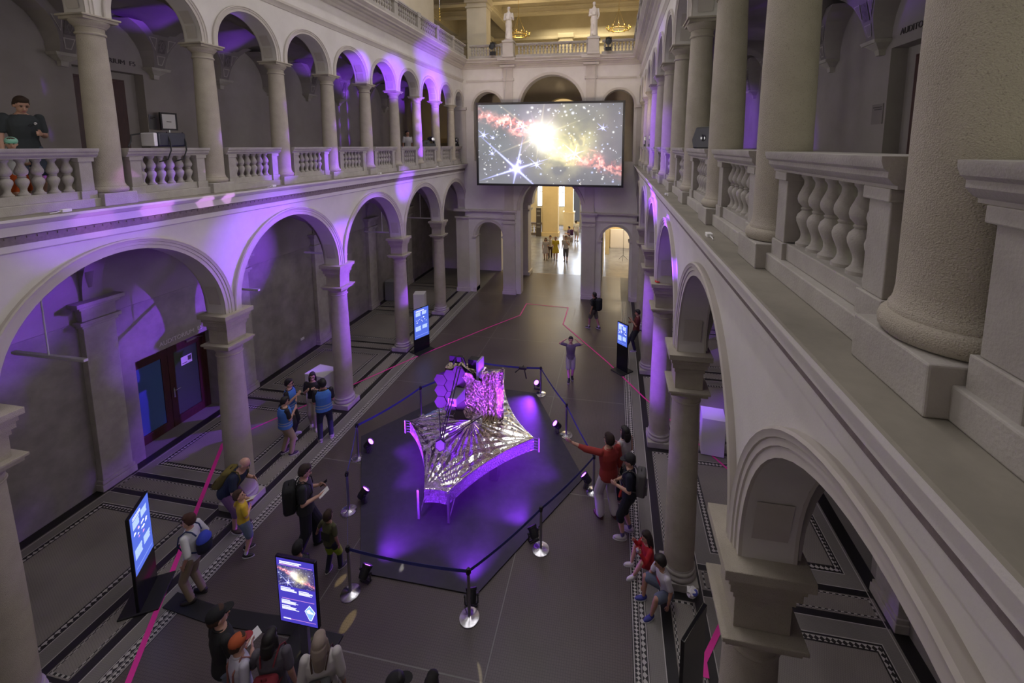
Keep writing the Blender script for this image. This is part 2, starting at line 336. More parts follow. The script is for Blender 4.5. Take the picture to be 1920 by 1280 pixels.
for s, nm in ((-1, 'left'), (1, 'right')):
    # lower arcade wall with its arches
    w = MB(); w.T = side(s)
    arch_wall(w, FACE, FACE + 0.40, -4, YEND, SPR, 6.46, low_arches)
    struct(w.build('wall_%s_lower_arcade' % nm, 'plaster', smooth=25))
    a = MB(); a.T = side(s)
    for yc, r, zc in low_arches: archivolt(a, FACE, yc, r, zc, SPR, LOWP); archivolt(a, FACE + 0.40, yc, r, zc, SPR, [(0, 0), (0, -0.03), (0.15, -0.03), (0.15, 0)])
    for yc, r, zc in low_arches:      # sunk panels low in the soffits
        for q in (-1, 1):
            ye = yc + q * r
            for z0, z1, e in ((4.62, 5.02, 0.012), (4.70, 4.94, 0.02)):
                f = lambda z: yc + q * (math.sqrt(max(r * r - max(z - zc, 0) ** 2, 0)) - e)
                P = lambda d, z: (d, f(z), z)
                o = 0.06 + (0.04 if e > 0.015 else 0)
                a.add([P(FACE + o, z0), P(FACE + 0.40 - o, z0), P(FACE + 0.40 - o, z1), P(FACE + o, z1)], [(0, 1, 2, 3)])
    struct(a.build('trim_1_%s_arch_moulding' % nm, 'trim_stone', smooth=30, fix=False))
    l = MB(); l.T = side(s); l.sweep(LEDGEP, -4, YEND, LEDGEM)
    y = -4
    while y < YEND:      # small leaf ornament on the brown frieze
        l.box((4.405, y, 6.625), (4.417, y + 0.05, 6.655), 2); y += 0.11
    struct(l.build('trim_2_%s_ledge' % nm, ['plaster', 'ledge_stone', 'frieze_brown'], smooth=35))
    g = MB(); g.T = side(s); g.box((4.84, -4, 6.60), (BACK + 0.5, 26, 6.915)); struct(g.build('floor_%s_gallery' % nm, 'grey_stone'))
    # upper arcade wall
    w = MB(); w.T = side(s)
    arch_wall(w, FACE, FACE + 0.36, -4, YEND, UPZ, 12.0, up_arches, n=24)
    struct(w.build('wall_%s_upper_arcade' % nm, 'plaster', smooth=25))
    a = MB(); a.T = side(s)
    for yc, r, zc in up_arches: archivolt(a, FACE, yc, r, zc, UPZ, UPP, n=26); archivolt(a, FACE + 0.36, yc, r, zc, UPZ, [(0, 0), (0, -0.02), (0.09, -0.02), (0.09, 0)], n=26)
    for yc, r, zc in up_arches:
        for q in (-1, 1):
            f = lambda z: yc + q * (math.sqrt(max(r * r - max(z - zc, 0) ** 2, 0)) - 0.012)
            for z0, z1 in ((9.88, 10.10), (10.14, 10.34)):
                a.add([(FACE + 0.07, f(z0), z0), (FACE + 0.29, f(z0), z0), (FACE + 0.29, f(z1), z1), (FACE + 0.07, f(z1), z1)], [(0, 1, 2, 3)])
    struct(a.build('trim_3_%s_upper_arch_moulding' % nm, 'trim_stone', smooth=30, fix=False))
    l = MB(); l.T = side(s); l.sweep(CORN, -4, YEND); l.sweep(STRING, -4, YEND)
    y = -4
    while y < YEND: l.box((4.245, y, 11.875), (4.30, y + 0.05, 11.935)); y += 0.10
    struct(l.build('trim_4_%s_cornice' % nm, 'trim_stone', smooth=30))
    # back walls
    b = MB(); b.T = side(s)
    def wall_open(z0, z1, ys, mi, d=BACK, th=0.9, ya=-4, yb=26.0):
        cur = ya
        for o0, o1, zt in ys:
            b.box((d, cur, z0), (d + th, o0, z1), mi)
            if zt < z1: b.box((d, o0, zt), (d + th, o1, z1), mi)
            cur = o1
        b.box((d, cur, z0), (d + th, yb, z1), mi)
    wall_open(0, 3.99, [(8.10, 10.38, 2.56)], 1); wall_open(3.99, 6.6, [], 0); wall_open(6.915, 12.6, [(7.57, 9.0, 9.58)], 0)
    b.box((BACK - 0.015, -4, 3.96), (BACK, 26, 4.0), 1)
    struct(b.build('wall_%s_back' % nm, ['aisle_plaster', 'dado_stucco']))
    # pilasters with imposts, and the cross arches of the aisle
    p = MB(); p.T = side(s)
    for yc in COLS_LOW + [22.19]:
        p.box((BACK - 0.16, yc - 0.31, 0), (BACK, yc + 0.31, 4.0)); p.box((BACK - 0.21, yc - 0.36, 0), (BACK, yc + 0.36, 0.16)); p.box((BACK - 0.19, yc - 0.34, 0.16), (BACK, yc + 0.34, 0.24))
        p.box((BACK - 0.20, yc - 0.35, 3.88), (BACK, yc + 0.35, 3.95)); p.box((BACK - 0.24, yc - 0.40, 3.95), (BACK, yc + 0.40, 4.03))
        p.box((BACK - 0.18, yc - 0.33, 4.03), (BACK, yc + 0.33, 4.30)); p.box((BACK - 0.24, yc - 0.39, 4.30), (BACK, yc + 0.39, 4.37)); p.box((BACK - 0.30, yc - 0.46, 4.37), (BACK, yc + 0.46, 4.46))
    struct(p.build('trim_5_%s_aisle_pilasters' % nm, 'grey_stone', bevel=0.01))
    v = MB()
    for yc in COLS_LOW + [22.19]:
        T2 = side(s); v.T = lambda a_, b_, c_, yc=yc, T2=T2: T2(b_, yc + a_, c_)
        arch_wall(v, -0.19, 0.19, FACE + 0.435, BACK, 4.46, 6.6, [((FACE + 0.40 + BACK) / 2, 1.60, 4.50)], n=20)
    v.T = side(s)
    def vault(y0, y1, d0, d1, zs, ry, top, mi=0, ny=14, nd=12):
        yc = (y0 + y1) / 2; dc = (d0 + d1) / 2; rd = (d1 - d0) / 2; vs = []; fs = []
        for i in range(ny + 1):
            for k in range(nd + 1):
                y = y0 + (y1 - y0) * i / ny; d = d0 + (d1 - d0) * k / nd
                za = zs + top * math.sqrt(max(1 - ((y - yc) / ((y1 - y0) / 2)) ** 2, 0)); zb_ = zs + top * math.sqrt(max(1 - ((d - dc) / rd) ** 2, 0))
                vs.append((d, y, max(za, zb_)))
        for i in range(ny):
            for k in range(nd): a0 = i * (nd + 1) + k; fs.append((a0, a0 + 1, a0 + nd + 2, a0 + nd + 1))
        v.add(vs, fs, mi)
    for yc in COLS_LOW: vault(yc + 0.0, yc + 3.7, FACE + 0.435, BACK, 4.46, 1.7, 1.78)
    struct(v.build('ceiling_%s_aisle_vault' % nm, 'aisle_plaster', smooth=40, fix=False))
    v = MB(); v.T = side(s)
    for yc in COLS_UP[:-1] + [20.34]: vault(yc, yc + 1.85, FACE + 0.34, BACK, 9.9, 0.9, 0.98, ny=14, nd=14)
    v.box((FACE + 0.30, -4, 11.3), (BACK, 24, 12.0))
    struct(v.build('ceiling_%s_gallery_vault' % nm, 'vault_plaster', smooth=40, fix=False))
    # corbels with painted springers on the upper back wall
    c = MB(); c.T = side(s)
    for yc in COLS_UP[1:]:
        for (h0, h1, w0, w1, p0, p1) in ((9.50, 9.60, 0.06, 0.07, 0.10, 0.12), (9.60, 9.70, 0.08, 0.20, 0.13, 0.24), (9.70, 9.76, 0.22, 0.24, 0.27, 0.29)):
            vs = [(BACK, yc - w0, h0), (BACK, yc + w0, h0), (BACK - p0, yc + w0, h0), (BACK - p0, yc - w0, h0), (BACK, yc - w1, h1), (BACK, yc + w1, h1), (BACK - p1, yc + w1, h1), (BACK - p1, yc - w1, h1)]
            c.add(vs, [(0, 1, 2, 3), (7, 6, 5, 4), (0, 4, 5, 1), (1, 5, 6, 2), (2, 6, 7, 3), (3, 7, 4, 0)], 1)
        prof = [(0.13, 9.76), (0.14, 9.95), (0.19, 10.15), (0.27, 10.32), (0.40, 10.50), (0.60, 10.66), (0.80, 10.76)]
        for (wa, za), (wb, zb_) in zip(prof[:-1], prof[1:]):
            fa = 0.22 + 0.25 * (za - 9.76); fb = 0.22 + 0.25 * (zb_ - 9.76)
            for q in (-1, 1): c.add([(BACK, yc + q * (wa + 0.09), za), (BACK - fa, yc + q * wa, za), (BACK - fb, yc + q * wb, zb_), (BACK, yc + q * (wb + 0.09), zb_)], [(0, 1, 2, 3)], 2)
            c.add([(BACK - fa, yc - wa, za), (BACK - fa, yc + wa, za), (BACK - fb, yc + wb, zb_), (BACK - fb, yc - wb, zb_)], [(0, 1, 2, 3)], 0)
        def pan(pts, mi, e=0.012):      # inlaid panels on the springer front
            c.add([(BACK - (0.22 + 0.25 * (z - 9.76)) - e, yc + y_, z) for y_, z in pts], [tuple(range(len(pts)))], mi)
        pan([(-0.055, 9.84), (0.055, 9.84), (0.105, 10.06), (-0.105, 10.06)], 1); pan([(-0.04, 9.86), (0.04, 9.86), (0.082, 10.04), (-0.082, 10.04)], 0, 0.016)
        pan([(-0.095, 10.12), (0.095, 10.12), (0.095, 10.44), (-0.095, 10.44)], 3)
        pan([(0, 10.15), (0.06, 10.28), (0, 10.41), (-0.06, 10.28)], 0, 0.016); pan([(0, 10.18), (0.04, 10.28), (0, 10.38), (-0.04, 10.28)], 3, 0.02)
        for q in (-1, 1):
            pan([(q * 0.14, 10.16), (q * 0.25, 10.34), (q * 0.33, 10.46), (q * 0.14, 10.46)], 1); pan([(q * 0.155, 10.20), (q * 0.25, 10.36), (q * 0.30, 10.445), (q * 0.155, 10.445)], 0, 0.016)
    struct(c.build('trim_6_%s_gallery_corbels' % nm, ['vault_plaster', 'grey_stone', 'aisle_plaster', 'vault_ornament'], fix=False))
    # top storey: walls behind the top balustrade
    t = MB(); t.T = side(s); t.box((4.62 + 1.2, -4, 12.1), (4.62 + 1.6, 21.4, 17.5)); t.box((4.6, -4, 11.98), (6.3, 26, 12.13)); struct(t.build('wall_%s_top_storey' % nm, 'plaster_warm'))

# near end of the hall, behind the photographer
n = MB(); n.box((XC - 9, -4.4, 0), (XC + 9, -4, 12)); struct(n.build('wall_near', 'plaster'))

# ---- far end wall
# cut the central bay out: build wall in pieces
EWALL = MB(); EWALL.T = lambda a, y, z: (y, YEND + a, z)
for (xa, xb, cx_, r_) in ((XC - 4.46, -4.78, -6.48, 0.74), (-1.62, XC + 4.46, 0.10, 0.70)):
    arch_wall(EWALL, 0, 0.6, xa, xb, 0.0, 4.5, [(cx_, r_, 3.10)], n=22)
arch_wall(EWALL, 0, 0.6, XC - 4.46, XC + 4.46, 4.5, 7.05, [(-3.20, 1.58, 4.62)], n=28)
for (xa, xb) in ((XC - 4.46, -7.22), (-5.72, -4.78), (-1.62, -0.62), (0.84, XC + 4.46)): EWALL.box((0, xa, 7.05), (0.6, xb, 9.78))
arch_wall(EWALL, 0, 0.6, XC - 4.46, XC + 4.46, 9.78, 12.0, [(-6.47, 0.75, 9.80), (-3.20, 1.58, 9.74), (0.11, 0.73, 9.80)], n=28)
struct(EWALL.build('wall_far', 'plaster', smooth=25))
et = MB()
et.T = lambda a, y, z: (y, YEND + a, z)
for cx_, r_ in ((-6.48, 0.74), (0.10, 0.70)): archivolt(et, 0, cx_, r_, 3.10, 3.0, [(0, 0), (0, 0.03), (0.07, 0.03), (0.07, 0.045), (0.14, 0.05), (0.14, 0)])
archivolt(et, 0, -3.20, 1.58, 4.62, 4.5, [(0, 0), (0, 0.03), (0.09, 0.03), (0.09, 0.05), (0.17, 0.06), (0.19, 0)])
archivolt(et, 0, -3.20, 1.58, 9.74, 9.6, [(0, 0), (0, 0.03), (0.07, 0.03), (0.07, 0.05), (0.13, 0.05), (0.13, 0)])
for cx_, r_ in ((-6.47, 0.75), (0.11, 0.73)): archivolt(et, 0, cx_, r_, 9.80, 9.6, [(0, 0), (0, 0.03), (0.06, 0.03), (0.06, 0.045), (0.11, 0.045), (0.11, 0)])
et.T = None
def tb(x0, x1, z0, z1, p, y1=0.0): et.box((x0, YEND - p, z0), (x1, YEND + y1, z1))
for x0, x1 in ((-5.70, -5.06), (-1.56, -0.92)):        # the two tall pilasters
    tb(x0, x1, 0.0, 4.02, 0.10); tb(x0 - 0.05, x1 + 0.05, 0, 0.16, 0.16); tb(x0 - 0.03, x1 + 0.03, 0.16, 0.26, 0.13)
    tb(x0 - 0.04, x1 + 0.04, 3.78, 3.84, 0.14); tb(x0 - 0.03, x1 + 0.03, 4.02, 4.08, 0.17); tb(x0, x1, 4.08, 4.34, 0.12); tb(x0 - 0.06, x1 + 0.06, 4.34, 4.42, 0.19); tb(x0 - 0.10, x1 + 0.10, 4.42, 4.50, 0.25)
    tb(x0 + 0.08, x1 - 0.08, 4.50, 6.46, 0.06); tb(x0 + 0.08, x1 - 0.08, 6.9, 11.10, 0.06); tb(x0 + 0.02, x1 - 0.02, 11.06, 11.2, 0.09)
    tb(x0 + 0.08, x1 - 0.08, 11.2, 11.7, 0.06); tb(x0 - 0.05, x1 + 0.05, 11.72, 11.82, 0.26); tb(x0 - 0.12, x1 + 0.12, 12.0, 12.15, 0.46)
for x0, x1 in ((XC - 4.95, -7.60), (0.92, XC + 4.95)):  # corner piers
    tb(x0, x1, 0, 4.02, 0.06); tb(x0 - 0.03, x1 + 0.03, 0, 0.20, 0.10); tb(x0 - 0.04, x1 + 0.04, 4.02, 4.10, 0.15); tb(x0 - 0.08, x1 + 0.08, 4.40, 4.50, 0.20)
    tb(x0 + 0.05, x1 - 0.05, 6.9, 9.70, 0.05); tb(x0, x1, 9.66, 9.80, 0.10)
for x0, x1 in ((-7.6, -5.70), (-0.92, 0.92)):          # entablature between the piers
    tb(x0, x1, 4.02, 4.08, 0.05); tb(x0, x1, 4.36, 4.42, 0.08); tb(x0, x1, 4.42, 4.50, 0.14); tb(x0, x1, 11.06, 11.14, 0.05)
    for xx in (x0, x1): pass
for cx_, r_ in ((-6.48, 0.74), (0.10, 0.70)):
    for q in (-1, 1):
        xa = cx_ + q * r_; tb(min(xa, xa + q * 0.2), max(xa, xa + q * 0.2), 2.96, 3.06, 0.05, 0.6); tb(min(xa - q * 0.06, xa + q * 0.14), max(xa - q * 0.06, xa + q * 0.14), 3.02, 3.08, 0.07, 0.6)
        tb(min(xa, xa + q * 0.18), max(xa, xa + q * 0.18), 0, 0.22, 0.03, 0.62)
EC = [(0, 12.14), (0.40, 12.14), (0.40, 12.09), (0.34, 12.03), (0.31, 12.01), (0.31, 11.95), (0.20, 11.94), (0.20, 11.87), (0.12, 11.86), (0.10, 11.80), (0.05, 11.77), (0.03, 11.70), (0, 11.68)]
et.T = lambda d, y, z: (y, YEND - d, z)
et.sweep(EC, XC - 4.40, XC + 4.40)
et.T = None
x = XC - 4.3
while x < XC + 4.3: et.box((x, YEND - 0.19, 11.875), (x + 0.05, YEND - 0.13, 11.935)); x += 0.1
struct(et.build('trim_7_far_wall_mouldings', 'trim_stone', smooth=30))

# ---- rooms beyond the far wall
rb = MB()
# dark passage piers just behind the central arch
for x0, x1 in ((-6.1, -5.06), (-1.36, -0.62)): rb.box((x0, 25.0, 0), (x1, 25.9, 4.4))
rb.box((-9.2, 22.3, 4.3), (-5.5, 25.9, 6.6)); rb.box((-0.9, 22.3, 3.9), (3, 25.9, 6.6))
rb.T = lambda a, y, z: (y, 25.0 + a, z)
arch_wall(rb, 0, 0.8, -6.1, -0.62, 4.4, 6.6, [(-3.20, 1.62, 4.5)], n=22)
rb.T = None
for x0, x1 in ((-6.0, -5.02), (-1.40, -0.7)):
    rb.box((x0 - 0.02, 24.92, 3.95), (x1 + 0.06, 25.98, 4.05)); rb.box((x0 - 0.05, 24.88, 4.32), (x1 + 0.12, 26.02, 4.45)); rb.box((x0 - 0.03, 24.95, 0), (x1 + 0.05, 25.95, 0.2))
rb.box((-11.6, 25.6, 0), (-6.9, 26.0, 6.6)); rb.box((2.8, 25.6, 0), (5.2, 26.0, 6.6)); rb.box((0.95, 22.25, 0), (1.15, 26, 4.3)); rb.box((-0.85, 25.6, 0), (-0.62, 30, 4.3))
struct(rb.build('wall_passage', 'plaster', smooth=25))
fy = MB()
fy.box((-13, 42.0, 0), (-4.6, 42.4, 8)); fy.box((-1.5, 42.0, 0), (-0.6, 42.4, 8)); fy.box((-13.4, 26, 0), (-13, 42, 8)); fy.box((-0.6, 31, 0), (-0.3, 42, 8)); fy.box((-4.6, 42, 5.6), (-1.5, 42.4, 8)); fy.box((-4.6, 42, 0), (-1.5, 42.4, 0.3))
fy.box((-13, 26.0, 8.0), (-0.3, 42, 8.3))
fy.box((-0.6, 33.4, 0), (3.2, 33.8, 4.4)); fy.box((2.8, 26, 0), (3.1, 33.6, 4.4)); fy.box((-0.6, 26, 4.2), (3.1, 33.6, 4.4))
struct(fy.build('wall_foyer', 'foyer_plaster'))
fp = MB()
for x0, x1, y0, y1 in ((-6.1, -4.75, 36.4, 37.2),): fp.box((x0, y0, 0), (x1, y1, 8)); fp.box((x0 - 0.08, y0 - 0.08, 0), (x1 + 0.08, y1 + 0.08, 0.35)); fp.box((x0 - 0.12, y0 - 0.12, 5.9), (x1 + 0.12, y1 + 0.12, 6.2))
fp.T = lambda a, y, z: (y, 37.0 + a, z)
arch_wall(fp, 0, 0.5, -9.0, -6.1, 0.0, 8, [(-7.1, 0.85, 4.6)], n=18)
fp.T = None
for x0, x1, y0 in ((-4.55, -3.75, 39.5),): fp.box((x0, y0, 0), (x1, y0 + 0.6, 8)); fp.box((x0 - 0.08, y0 - 0.08, 0), (x1 + 0.08, y0 + 0.7, 1.6)); fp.box((x0 - 0.14, y0 - 0.12, 1.6), (x1 + 0.14, y0 + 0.75, 1.72))
struct(fp.build('wall_foyer_piers', 'foyer_plaster', smooth=25))
def window(n_, x0, x1, y, z0, z1, mull=1, arch=True):
    w = MB(); w.box((x0, y, z0), (x1, y + 0.02, z1))
    if arch: w.T = lambda a, b_, c_: (a, y + b_, c_); w.ell(((x0 + x1) / 2, 0.01, z1), ((x1 - x0) / 2, 0.01, (x1 - x0) / 2)); w.T = None
    o = struct(w.build('window_%d' % n_, 'window_sky'))
    f = MB()
    f.box((x0 - 0.06, y - 0.04, z0 - 0.08), (x1 + 0.06, y, z0)); f.box((x0 - 0.06, y - 0.04, z0), (x0, y, z1)); f.box((x1, y - 0.04, z0), (x1 + 0.06, y, z1))
    for k in range(1, mull + 1): xx = x0 + (x1 - x0) * k / (mull + 1); f.box((xx - 0.02, y - 0.03, z0), (xx + 0.02, y, z1))
    for zz in (z0 + (z1 - z0) * 0.45, z1): f.box((x0, y - 0.03, zz - 0.025), (x1, y, zz + 0.025))
    f.build('window_frame', 'grey_paint', o)
window(1, -5.35, -4.62, 41.9, 1.9, 5.0); window(2, -7.5, -6.9, 41.9, 1.9, 5.0); window(3, -3.6, -1.6, 41.9, 3.4, 5.5, 2)
# upper rooms behind the far wall (seen through the upper arches, under the top gallery)
ub = MB(); ub.box((-13, 26.8, 6.9), (6, 27.2, 12.0)); ub.box((-13, 22.2, 6.6), (6, 27, 6.915)); ub.box((-13, 22.2, 11.75), (6, 31, 12.10))
ub.T = lambda a, y, z: (y, 24.6 + a, z)
arch_wall(ub, 0, 0.5, -8.6, 2.0, 6.9, 11.75, [(-3.0, 1.2, 9.3)], n=20)
ub.T = None
struct(ub.build('wall_upper_landing', 'plaster_warm', smooth=25))
# top gallery behind the statues
tg = MB()
tg.box((-14, 31.5, 12.1), (6, 32.0, 17.6)); tg.box((-14, 22.0, 17.4), (6, 32, 17.8))
for y0, zz, th in ((21.9, 15.55, 0.5), (25.0, 16.0, 0.55), (28.2, 16.2, 0.5)): tg.box((-14, y0, zz), (6, y0 + 0.55, zz + 1.8)); tg.box((-14, y0 - 0.06, zz + 0.30), (6, y0 + 0.61, zz + 0.42)); tg.box((-14, y0 - 0.03, zz + 0.06), (6, y0 + 0.58, zz + 0.12))
for x0 in (-12.2, -8.0, 2.2): tg.box((x0, 22, 15.9), (x0 + 0.6, 31.6, 17.4)); tg.box((x0 - 0.06, 22, 16.1), (x0 + 0.66, 31.6, 16.2))
for x0, x1, y0 in ((-7.85, -6.78, 22.6), (1.45, 2.5, 22.6), (-9.9, -8.9, 30.6), (-4.0, -3.1, 30.8)):
    tg.box((x0, y0, 12.1), (x1, y0 + 0.8, 15.5)); tg.box((x0 - 0.06, y0 - 0.06, 15.0), (x1 + 0.06, y0 + 0.86, 15.08)); tg.box((x0 - 0.10, y0 - 0.10, 15.25), (x1 + 0.10, y0 + 0.9, 15.55)); tg.box((x0 - 0.06, y0 - 0.06, 12.1), (x1 + 0.06, y0 + 0.86, 12.4))
tg.box((-14, 31.3, 14.9), (6, 31.5, 15.0)); tg.box((-14, 31.2, 15.3), (6, 31.5, 15.5))
struct(tg.build('wall_top_gallery', 'plaster_warm', bevel=0.015))

# ---- doors
def door_low(nm, n_):
    s = -1 if nm == 'left' else 1
    d = MB(); d.T = side(s); X0 = 8.66
    y0, y1, zt = 8.12, 10.36, 2.54
    d.box((X0, y0, 0), (X0 + 0.08, y0 + 0.10, zt)); d.box((X0, y1 - 0.10, 0), (X0 + 0.08, y1, zt)); d.box((X0, y0, zt - 0.10), (X0 + 0.08, y1, zt))
    o = struct(d.build('door_%d' % n_, 'dark_wood', bevel=0.006))
    for i, (a0, a1) in enumerate(((y0 + 0.10, 9.235), (9.245, y1 - 0.10))):
        m = MB(); m.T = side(s)
        wf = 0.17
        m.box((X0 + 0.01, a0, 0.0), (X0 + 0.06, a1, 0.26)); m.box((X0 + 0.01, a0, 2.12), (X0 + 0.06, a1, 2.44)); m.box((X0 + 0.01, a0, 0.26), (X0 + 0.06, a0 + wf, 2.12)); m.box((X0 + 0.01, a1 - wf, 0.26), (X0 + 0.06, a1, 2.12))
        m.box((X0 - 0.01, a0 + wf - 0.03, 0.22), (X0 + 0.01, a1 - wf + 0.03, 0.26))
        lf = m.build('door_leaf', 'dark_wood', o, bevel=0.008)
        g = MB(); g.T = side(s); g.box((X0 + 0.03, a0 + wf, 0.26), (X0 + 0.04, a1 - wf, 2.12)); g.build('glass', 'door_glass' if i == 0 else 'door_glass_green', lf)
        if i == 1:
            h = MB(); h.T = side(s); h.tube([(X0 - 0.005, a0 + 0.08, 1.06), (X0 - 0.055, a0 + 0.08, 1.06), (X0 - 0.055, a0 + 0.22, 1.07)], 0.011); h.box((X0 - 0.008, a0 + 0.06, 0.85), (X0 + 0.01, a0 + 0.10, 1.12)); h.build('handle', 'chrome', lf)
            n2 = MB(); n2.T = side(s); n2.box((X0 + 0.018, 9.60, 1.62), (X0 + 0.026, 9.92, 1.86), 0); n2.box((X0 + 0.015, 9.80, 1.70), (X0 + 0.0175, 9.90, 1.83), 1); n2.box((X0 + 0.015, 9.63, 1.66), (X0 + 0.0175, 9.77, 1.68), 1); n2.build('notice', ['paper', 'letter_dark'], lf)
            c2 = MB(); c2.T = side(s); c2.box((X0 - 0.06, 9.75, 2.26), (X0 + 0.005, 10.05, 2.32)); c2.tube([(X0 - 0.05, 10.03, 2.3), (X0 - 0.20, 10.12, 2.31), (X0 - 0.02, 10.2, 2.36)], 0.01); c2.build('door_closer', 'chrome', lf)
door_low('left', 1); door_low('right', 2)
for s, n_ in ((-1, 3), (1, 4)):
    d = MB(); d.T = side(s); d.box((8.42, 7.66, 6.92), (8.50, 8.75, 9.42)); d.box((8.40, 7.70, 6.95), (8.42, 8.20, 9.36)); d.box((8.40, 8.22, 6.95), (8.42, 8.71, 9.36)); o = struct(d.build('door_%d' % n_, 'dark_wood', bevel=0.006))
    h = MB(); h.T = side(s); h.tube([(8.40, 8.28, 7.95), (8.34, 8.28, 7.95), (8.34, 8.40, 7.95)], 0.012); h.build('handle', 'chrome', o)
    e = MB(); e.T = side(s); e.box((8.44, 7.5, 6.92), (8.9, 7.66, 9.6)); e.box((8.44, 8.75, 6.92), (8.9, 9.05, 9.6)); e.box((8.44, 7.66, 9.42), (8.9, 8.75, 9.6)); struct(e.build('trim_8_door_surround', 'aisle_plaster'))
# wall lettering
def wall_text(nm, body, s, y, z, size, mat, lab, d=BACK - 0.008):
    # faces the hall: right wall text runs towards -y, left wall text towards +y
    x = XC + s * d
    if s < 0: M = Matrix(((0, 0, 1, x), (1, 0, 0, y), (0, 1, 0, z), (0, 0, 0, 1)))
    else: M = Matrix(((0, 0, -1, x), (-1, 0, 0, y), (0, 1, 0, z), (0, 0, 0, 1)))
    o = text_mesh('wall_lettering', body, size, 0.006, mat, M); tag(o, lab, 'sign')
wall_text('a', 'AUDITORIUM  E5', -1, 9.28, 2.72, 0.155, 'letter_grey', 'raised auditorium lettering over the double glass door in the left aisle')
wall_text('b', 'AUDITORIUM  F5', -1, 8.28, 9.80, 0.15, 'letter_dark', 'dark lettering over the upper left gallery door, half behind a column')
wall_text('c', 'AUDITORIUM  F7', 1, 8.20, 9.80, 0.15, 'letter_dark', 'dark lettering over the upper right gallery door beside the big column')
# ================================================================== columns and balustrades
def col_part(parent, prof, name, mat, n=36): m = MB(); m.lathe(prof, n=n); return m.build(name, mat, parent, smooth=40)
def make_upper_column():
    t = thing('stone_column', '', 'column')
    m = MB(); m.box((-0.235, -0.235, 6.92), (0.235, 0.235, 7.115)); m.build('plinth', 'grey_stone', t, bevel=0.008)
    col_part(t, [(0.19, 7.115), (0.225, 7.12), (0.24, 7.14), (0.243, 7.165), (0.236, 7.19), (0.222, 7.205), (0.212, 7.207), (0.212, 7.225), (0.205, 7.235), (0.197, 7.26), (0.192, 7.30)], 'base', 'limestone')
    col_part(t, [(0.192, 7.30), (0.192, 7.9), (0.188, 8.4), (0.180, 8.9), (0.168, 9.35), (0.163, 9.52)], 'shaft', 'limestone', 48)
    col_part(t, [(0.163, 9.52), (0.178, 9.525), (0.184, 9.54), (0.178, 9.557), (0.166, 9.56), (0.166, 9.63), (0.182, 9.635), (0.186, 9.65), (0.196, 9.66), (0.222, 9.69), (0.232, 9.715), (0.232, 9.725)], 'capital', 'limestone')
    m = MB(); m.box((-0.235, -0.235, 9.725), (0.235, 0.235, 9.77)); m.box((-0.26, -0.26, 9.77), (0.26, 0.26, 9.80)); m.build('abacus', 'limestone', t, bevel=0.006); return t
def make_lower_column():
    t = thing('stone_column', '', 'column')
    m = MB(); m.box((-0.31, -0.31, 0), (0.31, 0.31, 0.15)); m.build('plinth', 'grey_stone', t, bevel=0.01)
    col_part(t, [(0.26, 0.15), (0.295, 0.155), (0.31, 0.18), (0.312, 0.205), (0.303, 0.23), (0.285, 0.245), (0.282, 0.265), (0.292, 0.275), (0.296, 0.295), (0.288, 0.315), (0.272, 0.325), (0.265, 0.36)], 'base', 'grey_stone')
    col_part(t, [(0.262, 0.36), (0.262, 1.4), (0.252, 2.2), (0.238, 2.9), (0.226, 3.48)], 'shaft', 'limestone', 48)
    col_part(t, [(0.226, 3.48), (0.242, 3.485), (0.248, 3.50), (0.242, 3.517), (0.230, 3.52), (0.230, 3.60), (0.246, 3.605), (0.27, 3.645), (0.29, 3.67), (0.29, 3.68)], 'capital', 'limestone')
    m = MB(); m.box((-0.30, -0.30, 3.68), (0.30, 0.30, 3.74)); m.box((-0.335, -0.335, 3.74), (0.335, 0.335, 3.78)); m.build('abacus', 'limestone', t, bevel=0.006)
    m = MB(); m.box((-0.225, -0.225, 3.78), (0.225, 0.225, 4.16)); m.box((-0.245, -0.245, 4.08), (0.245, 0.245, 4.16)); m.box((-0.28, -0.28, 4.16), (0.28, 0.28, 4.25)); m.box((-0.30, -0.30, 4.25), (0.30, 0.30, 4.33)); m.box((-0.345, -0.345, 4.33), (0.345, 0.345, 4.42)); m.build('impost_block', 'limestone', t, bevel=0.006); return t
def kidlist(t): return [(c, children(c)) for c in children(t)]
UC = make_upper_column(); UCK = kidlist(UC); LC = make_lower_column(); LCK = kidlist(LC)
usedU = usedL = False
def put(proto, kids, first, loc, rz, label, group):
    if first: proto.location = loc; proto.rotation_euler = (0, 0, math.radians(rz)); proto['label'] = label; proto['group'] = group; return proto
    r = dup(proto, kids, loc, rz, label); r['group'] = group; return r
nU = nL = 0
for s, nm in ((-1, 'left'), (1, 'right')):
    for k, yc in enumerate(COLS_UP):
        if (s < 0 and k < 3) or (s > 0 and k < 1): continue
        i = 11 - k
        if s < 0: lab = 'gallery column with round shaft on the left upper arcade, %s' % ('nearest the far wall' if i == 0 else ('leftmost in the photo, beside the gallery door' if k == 3 else '%s from the far wall' % ORD[i]))
        else: lab = 'gallery column with round shaft on the right upper arcade, %s' % ('nearest the far wall' if i == 0 else ('huge at the right edge of the photo' if k == 1 else ('big pale shaft left of the nearest balustrade' if k == 2 else '%s from the far wall' % ORD[i])))
        put(UC, UCK, nU == 0, (XC + s * AX, yc, 0), 0, lab, 'upper arcade columns'); nU += 1
    for k, yc in enumerate(COLS_LOW):
        if k < 1: continue
        i = 5 - k
        if k == 1: lab = 'ground floor column on the %s, nearest the camera and cut off by the photo edge' % nm
        else: lab = 'ground floor column with square impost block on the %s side, %s from the far wall' % (nm, ORD[i])
        put(LC, LCK, nL == 0, (XC + s * AX, yc, 0), 0, lab, 'lower arcade columns'); nL += 1

